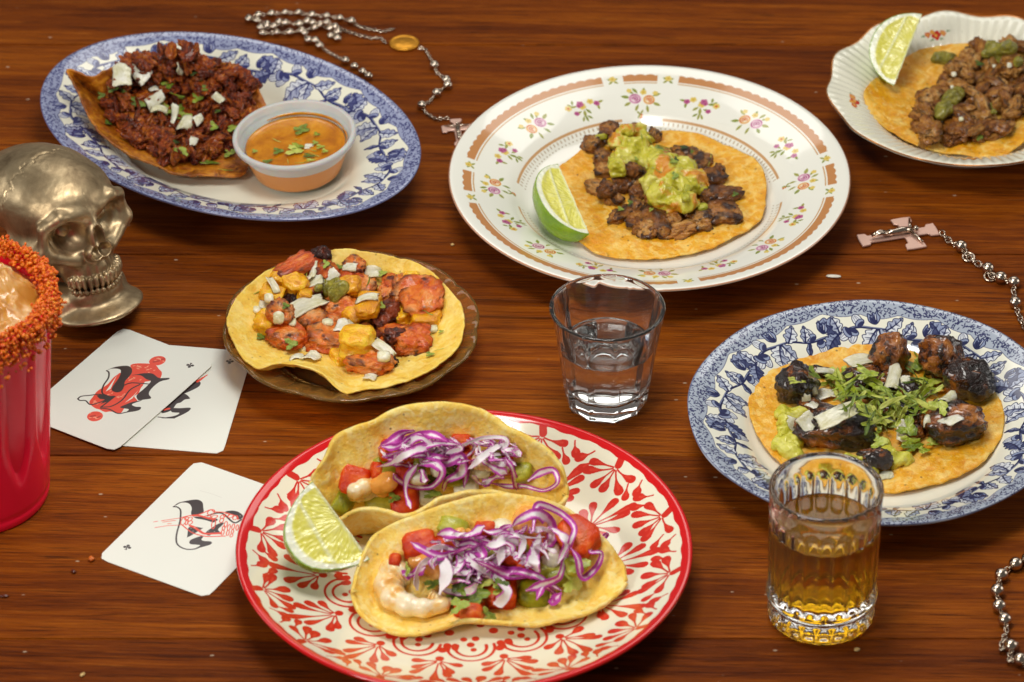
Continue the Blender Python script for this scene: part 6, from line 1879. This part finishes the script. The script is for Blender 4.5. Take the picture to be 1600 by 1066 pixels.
cabbage(P, [[(450, 300), (520, 260), (600, 215), (665, 200)], [(470, 290), (560, 290), (650, 230), (760, 220), (840, 250), (900, 300)], [(440, 410), (520, 390), (620, 330), (720, 300), (840, 310), (900, 330)], [(480, 350), (590, 320), (700, 290), (800, 270), (930, 280)], [(870, 330), (950, 280), (1060, 240), (1180, 240), (1190, 280), (1090, 300)], [(970, 420), (1030, 370), (1110, 310), (1190, 270), (1260, 290)], [(1180, 310), (1240, 310), (1280, 350)], [(540, 450), (560, 480), (640, 520), (760, 520), (820, 440), (760, 380), (680, 400)], [(680, 390), (620, 470), (610, 560), (640, 650)], [(700, 420), (720, 500)], [(760, 360), (850, 380), (930, 350), (960, 420), (950, 530)], [(1050, 370), (1130, 420), (1200, 450)], [(1190, 350), (1230, 420), (1260, 540)], [(1050, 510), (1110, 480), (1180, 450)], [(1100, 500), (1200, 520), (1300, 520), (1410, 545), (1490, 500), (1470, 430), (1400, 440), (1320, 490)], [(830, 550), (850, 490), (930, 440), (940, 360)], [(580, 300), (620, 260), (700, 240), (780, 300)], [(820, 260), (880, 270), (930, 300), (840, 330)], [(640, 350), (720, 340), (820, 360), (900, 360)], [(1000, 460), (1040, 500), (1100, 510)]], 54, 900, .008)

# front one
k, ox, oy = 3.556, 540, 760
p = at(765, 910, .006)
t7 = thing('taco', p, 'front shrimp taco with pale curled cabbage, lying open beside the lime on the red plate', 'taco', 'tacos')
back = Z([(0, 0, 0)]) and zpts(k, ox, oy, [(45, 590, .017), (70, 480, .022), (105, 380, .027), (145, 300, .031), (200, 240, .034), (300, 190, .038), (420, 148, .041), (520, 108, .043), (640, 75, .045), (740, 50, .0465), (830, 40, .047), (950, 45, .0465), (1100, 70, .044), (1200, 108, .041), (1280, 158, .038), (1350, 218, .034), (1420, 272, .031), (1480, 340, .027), (1530, 412, .022), (1547, 480, .018), (1548, 525, .0155)])
front = zpts(k, ox, oy, [(45, 590, .017), (62, 650, .0145), (90, 700, .0135), (140, 740, .0130), (200, 776, .0128), (280, 806, .0126), (370, 820, .0126), (470, 802, .0135), (560, 772, .0150), (620, 748, .0160), (720, 738, .0160), (850, 748, .0155), (1000, 760, .0148), (1100, 746, .0145), (1230, 716, .0145), (1350, 680, .0145), (1450, 632, .0145), (1520, 572, .0148), (1548, 525, .0155)])
me = tortilla_fold('tortilla', front, back, .0088, M_tort, seed=61)
part('tortilla', me, t7)
P = Pile(t7, k, ox, oy); P.solid(me); P.layer()
P.drops('avo', [(600, 225, 180, 85, 12), (1285, 440, 150, 90, -20), (1040, 600, 165, 115, 0), (1120, 470, 120, 90), (790, 400, 150, 100), (960, 330, 150, 100), (640, 450, 150, 110), (1180, 500, 130, 90)], lift=.35, thick=95)
P.drops('tom', [(410, 325, 175, 120, -10), (275, 420, 70, 60), (920, 345, 140, 150), (1290, 275, 210, 160, 35), (780, 240, 120, 60), (690, 710, 165, 66, 5), (560, 330, 120, 90), (1060, 330, 110, 100)], lift=.4, thick=90)
P.drops('cube', [(870, 245, 110, 80), (1140, 380, 110, 120), (720, 330, 110, 80), (640, 480, 120, 90)], lift=.4, thick=80)
P.layer()
shrimp(P, [(340, 430), (255, 520), (250, 630), (340, 700), (460, 715), (590, 680)], 195, .30)
shrimp(P, [(460, 620), (510, 640), (560, 600)], 90, .4)
P.drops('tom', [(860, 625, 180, 160, 0), (1000, 440, 110, 90), (700, 690, 120, 70)], lift=.45, thick=110)
P.layer()
blob(P, [(400, 430, 50), (450, 415, 60), (490, 440, 52), (510, 490, 44)], M_mayo, 'sauce_dollop', .005, .0006, .0005, .0014, seed=23)
blob(P, [(980, 215, 60), (1040, 200, 66), (1060, 240, 54), (1000, 170, 40)], M_mayo, 'sauce_dollop', .005, .0006, .0005, .0014, seed=24)
blob(P, [(630, 265, 36), (680, 280, 34)], M_mayo, 'sauce_dollop', .004, .0006, .0005, .0008, seed=25)
P.drops('leaf', [(650, 610, 150, 110, 20), (720, 640, 170, 120, -20), (600, 640, 130, 90, 40), (680, 560, 130, 100), (740, 590, 130, 90), (660, 680, 120, 80), (760, 700, 90, 70), (640, 520, 120, 90), (480, 555, 110, 40, -20), (870, 580, 90, 60)], lift=.6, thick=70)
P.drops('lleaf', [(1240, 520, 130, 110, 0), (780, 545, 110, 90), (860, 590, 90, 60), (1300, 430, 130, 80), (330, 470, 30, 70)], lift=.5, thick=50)
P.layer()
random_shreds(P, [(360, 330), (520, 270), (760, 220), (960, 190), (1130, 210), (1200, 330), (1130, 460), (900, 480), (760, 540), (560, 560), (430, 430)], 64, 32, 5, .007)
P.layer()
cabbage(P, [[(360, 310), (430, 350), (520, 390), (600, 370), (700, 330)], [(510, 270), (590, 260), (680, 270), (770, 220)], [(620, 330), (700, 320), (760, 380), (740, 400)], [(450, 350), (540, 340), (640, 370), (720, 440), (830, 500), (900, 580), (860, 640), (820, 650)], [(680, 400), (780, 440), (900, 490), (1040, 490), (1130, 540), (1200, 580)], [(600, 380), (560, 450), (540, 560), (620, 590), (700, 575), (740, 540)], [(400, 580), (395, 500), (430, 430), (520, 400), (560, 480), (520, 600)], [(850, 440), (870, 360), (880, 290), (940, 270), (990, 300), (960, 400)], [(920, 230), (980, 180), (1060, 150), (1130, 200), (1140, 290), (1100, 340)], [(1040, 250), (1060, 120), (1110, 110), (1210, 160), (1270, 230), (1250, 310), (1220, 400), (1200, 480), (1170, 520), (1060, 560), (1000, 580)], [(1080, 260), (1060, 330), (1040, 430), (1060, 480)], [(1250, 340), (1290, 400), (1310, 490), (1340, 500), (1400, 440), (1420, 370), (1360, 360), (1440, 280), (1455, 260)], [(1060, 630), (1100, 560), (1160, 600), (1150, 640), (1200, 590)], [(780, 330), (840, 320), (900, 290), (960, 330)], [(940, 400), (1000, 390), (1060, 410), (1000, 440)], [(600, 490), (640, 420), (620, 380)], [(840, 440), (900, 470), (960, 470), (1030, 490), (1060, 520)], [(320, 490), (370, 490), (440, 450)], [(1140, 230), (1200, 270), (1230, 320), (1180, 430)]], 62, 700, .008)

# ------------------------------------------------------------------ sauce cup on the oval platter
cen = at(466, 264, .0092)
sc_root = thing('sauce_cup', cen, 'small white plastic cup of orange sauce with herbs on the oval platter', 'cup')
pl = NT('translucent_plastic'); pl.set(Base_Color=lin('#dfe0de'), Roughness=.32, Transmission_Weight=.35, IOR=1.3, Subsurface_Weight=.5, Subsurface_Scale=.004); pl = pl.m
pl2 = NT('plastic_stained_by_sauce'); pl2.set(Base_Color=lin('#cf8a4a'), Roughness=.3, Subsurface_Weight=.5, Subsurface_Scale=.004, Subsurface_Radius=(1, .6, .3)); pl2 = pl2.m  # sauce showing through the clear wall is put into the plastic's colour
Rt, Rb, Hc = .0338, .0236, .0235
outer = [(.0010, .0001), (.0010, Rb - .003), (0.0, Rb - .0015), (.0006, Rb - .0002)] + [(z, Rb + (Rt - .0018 - Rb) * z / Hc) for z in np.linspace(.0015, Hc - .004, 10)] + [(Hc - .0036, Rt - .0012), (Hc - .0030, Rt - .0002), (Hc - .0008, Rt), (Hc, Rt - .0006)]
inner = [(Hc + .0001, Rt - .0022), (Hc - .0006, Rt - .0028), (Hc - .0045, Rt - .0034), (Hc - .0050, Rt - .0040), (Hc - .0075, Rt - .0047), (Hc - .0079, Rt - .0052), (.004, Rb - .0004), (.0022, Rb - .002), (.0020, .0001)]
V = glass_body('sauce_cup_body', outer, inner, 128, (0, 0, 0), pl)
V.materials.append(pl2)
for f in V.polygons:
    if f.center[2] < .0142 and math.hypot(f.center[0], f.center[1]) > Rb - .003 and f.normal.z < .3 and f.normal.dot(Vector((f.center[0], f.center[1], 0))) > 0: f.material_index = 1
Mt = Matrix.Translation(Vector(cen)) @ Matrix.Rotation(math.radians(-4.0), 4, 'Y')
V.transform(Mt); part('cup_body', V, sc_root)
sau = NT('orange_sauce'); co = sau.coord(False)
sau.set(Base_Color=sau.ramp(sau.noise(co, 70, 5, .6, .8), [(.3, '#a85e04'), (.5, '#c67c0a'), (.7, '#dc9a22')]), Roughness=.16, Subsurface_Weight=.35, Subsurface_Scale=.004, Subsurface_Radius=(1, .5, .1), Coat_Weight=.5, Coat_Roughness=.06)
sau.bump(sau.noise(co, 260, 4), .3, .0008)
lv = .0158; Rl = Rb + (Rt - .0018 - Rb) * lv / Hc - .0022
rows = [(lv + .0006, Rl + .0002), (lv + .0001, Rl - .0008), (lv, Rl * .9), (lv, Rl * .7), (lv, Rl * .5), (lv, Rl * .25), (lv, .0002)]
body = [(.0026, .0002), (.0026, Rb - .0024), (.0042, Rb - .0009), (lv - .002, Rl - .0006)]
me = glass_body('sauce', body + rows, [], 128, (0, 0, 0), sau.m)
me.transform(Mt); part('sauce', me, sc_root)
P = Pile(sc_root, 6.662, 360, 150); P.solid(me); P.layer()
P.drops('leaf', [(740, 375, 190, 110, -10), (770, 330, 110, 60, -50), (500, 590, 130, 90), (820, 640, 150, 60, 10), (390, 700, 130, 50, -20), (255, 595, 70, 50), (885, 505, 80, 60)], lift=.62, thick=40)
P.drops('lleaf', [(670, 590, 210, 130, 10), (700, 545, 150, 90, 0), (940, 550, 110, 60), (985, 595, 80, 60), (900, 420, 80, 50), (840, 690, 120, 40)], lift=.62, thick=44)
P.drops('stem', [(480, 475, 120, 34, 30), (705, 470, 100, 34, 18), (870, 620, 150, 32, 25), (1030, 660, 80, 30, 40), (730, 705, 140, 30, -8), (950, 700, 90, 28, 15), (860, 575, 90, 30, 20), (600, 690, 90, 24, 80)], lift=.62)
P.drops('cube', [(820, 520, 90, 40), (800, 545, 60, 30)], lift=.5, thick=20)
# orange tide mark inside the cup wall
for a0, a1, z, w_ in ((20, 125, .0176, .0016), (-25, 25, .0172, .0020)):
    a = np.radians(np.linspace(a0, a1, 30)); r = Rb + (Rt - .0018 - Rb) * z / Hc - .00155
    tt = np.linspace(0, 1, 30); ww = w_ * np.clip(np.minimum(tt, 1 - tt) * 5, .15, 1) * .5
    up = np.stack([r * np.cos(a), r * np.sin(a), z + ww], -1); lo = np.stack([(r - .0004) * np.cos(a), (r - .0004) * np.sin(a), z - ww], -1)
    V = np.vstack([up, lo]); VV, FF = shell(V, 30, 2, False, .0003)
    me = mesh('sauce_streak', VV, FF, sau.m); me.transform(Mt); part('sauce_streak', me, sc_root)

# ------------------------------------------------------------------ limes
A, B = at(488, 752, .0505), at(578, 874, .0245)
lime('large lime wedge standing cut side out against the shrimp tacos on the red plate', A, B, -FWD * .75 + np.array([.16, 0, .62]), at(440, 855, .03) - (A + B) / 2, .0305, 62, seg=(.46,), pole=.72)
A, B = at(872, 256, .030), at(921, 366, .016)
lime('shiny lime wedge resting peel outwards on the edge of the steak taco', A, B, (.48, -.46, .75), (-.7, -.5, -.5), .0215, 80, seg=(.4,), pole=.62)
A, B = at(1441, 22, .046), at(1397, 134, .020)
lime('pale lime wedge leaning on the pulled pork taco in the top right corner', A, B, -FWD * .6 + np.array([-.05, 0, .55]), (-1, .1, -.2), .0215, 60, seg=(.45,), pole=.66)

# ------------------------------------------------------------------ crumbs on the wood
M_crumb = organic('chili_crumb', [(.3, '#a03a0c'), (.6, '#d06a1e')], 300, 3, .4, .5, .0005, unit=False)
M_white = organic('onion_chip', [(.3, '#d6d0c0'), (.6, '#e9e6da')], 300, 3, .4, .3, .0005, unit=False)
M_tan = organic('tortilla_crumb', [(.3, '#b08a4a'), (.6, '#d9b87a')], 300, 3, .5, .5, .0005, unit=False)
def crumb(px, py, sx, sy, mat, label, ang=0):
    s = np.array([sx, sy, min(sx, sy) * .7])
    V = I2[0] * (1 + .28 * fbm(I2[0], 1.6, 2, px)[:, None]) * s
    c_, s_ = math.cos(ang), math.sin(ang)
    V = np.stack([V[:, 0] * c_ - V[:, 1] * s_, V[:, 0] * s_ + V[:, 1] * c_, V[:, 2]], -1)
    V[:, 2] -= V[:, 2].min() - .0001
    q = at(px, py)
    solo('crumb', mesh('crumb', V + q, I2[1], mat), q, label, 'crumb', 'crumbs on the wood')
crumb(1303, 434, .0042, .0011, M_white, 'white onion sliver on the wood right of the flower plate', -.1)
crumb(143, 876, .0016, .0018, M_crumb, 'orange chili crumb on the wood left of the lowest card', .4)
crumb(115, 895, .0011, .0016, M_char, 'dark speck on the wood just below the orange chili crumb', .8)
crumb(129, 1056, .0010, .0018, M_tan, 'pale crumb on the wood at the bottom left edge', -.5)
crumb(1339, 1017, .0016, .0012, M_tan, 'tan crumb on the wood below the golden liquor glass', .2)
crumb(707, 384, .0011, .0009, M_tan, 'pale crumb on the wood between amber saucer and flower plate', .2)
crumb(6, 933, .0026, .0010, M_char, 'dark stain crumb at the left edge below the red cup', .0)
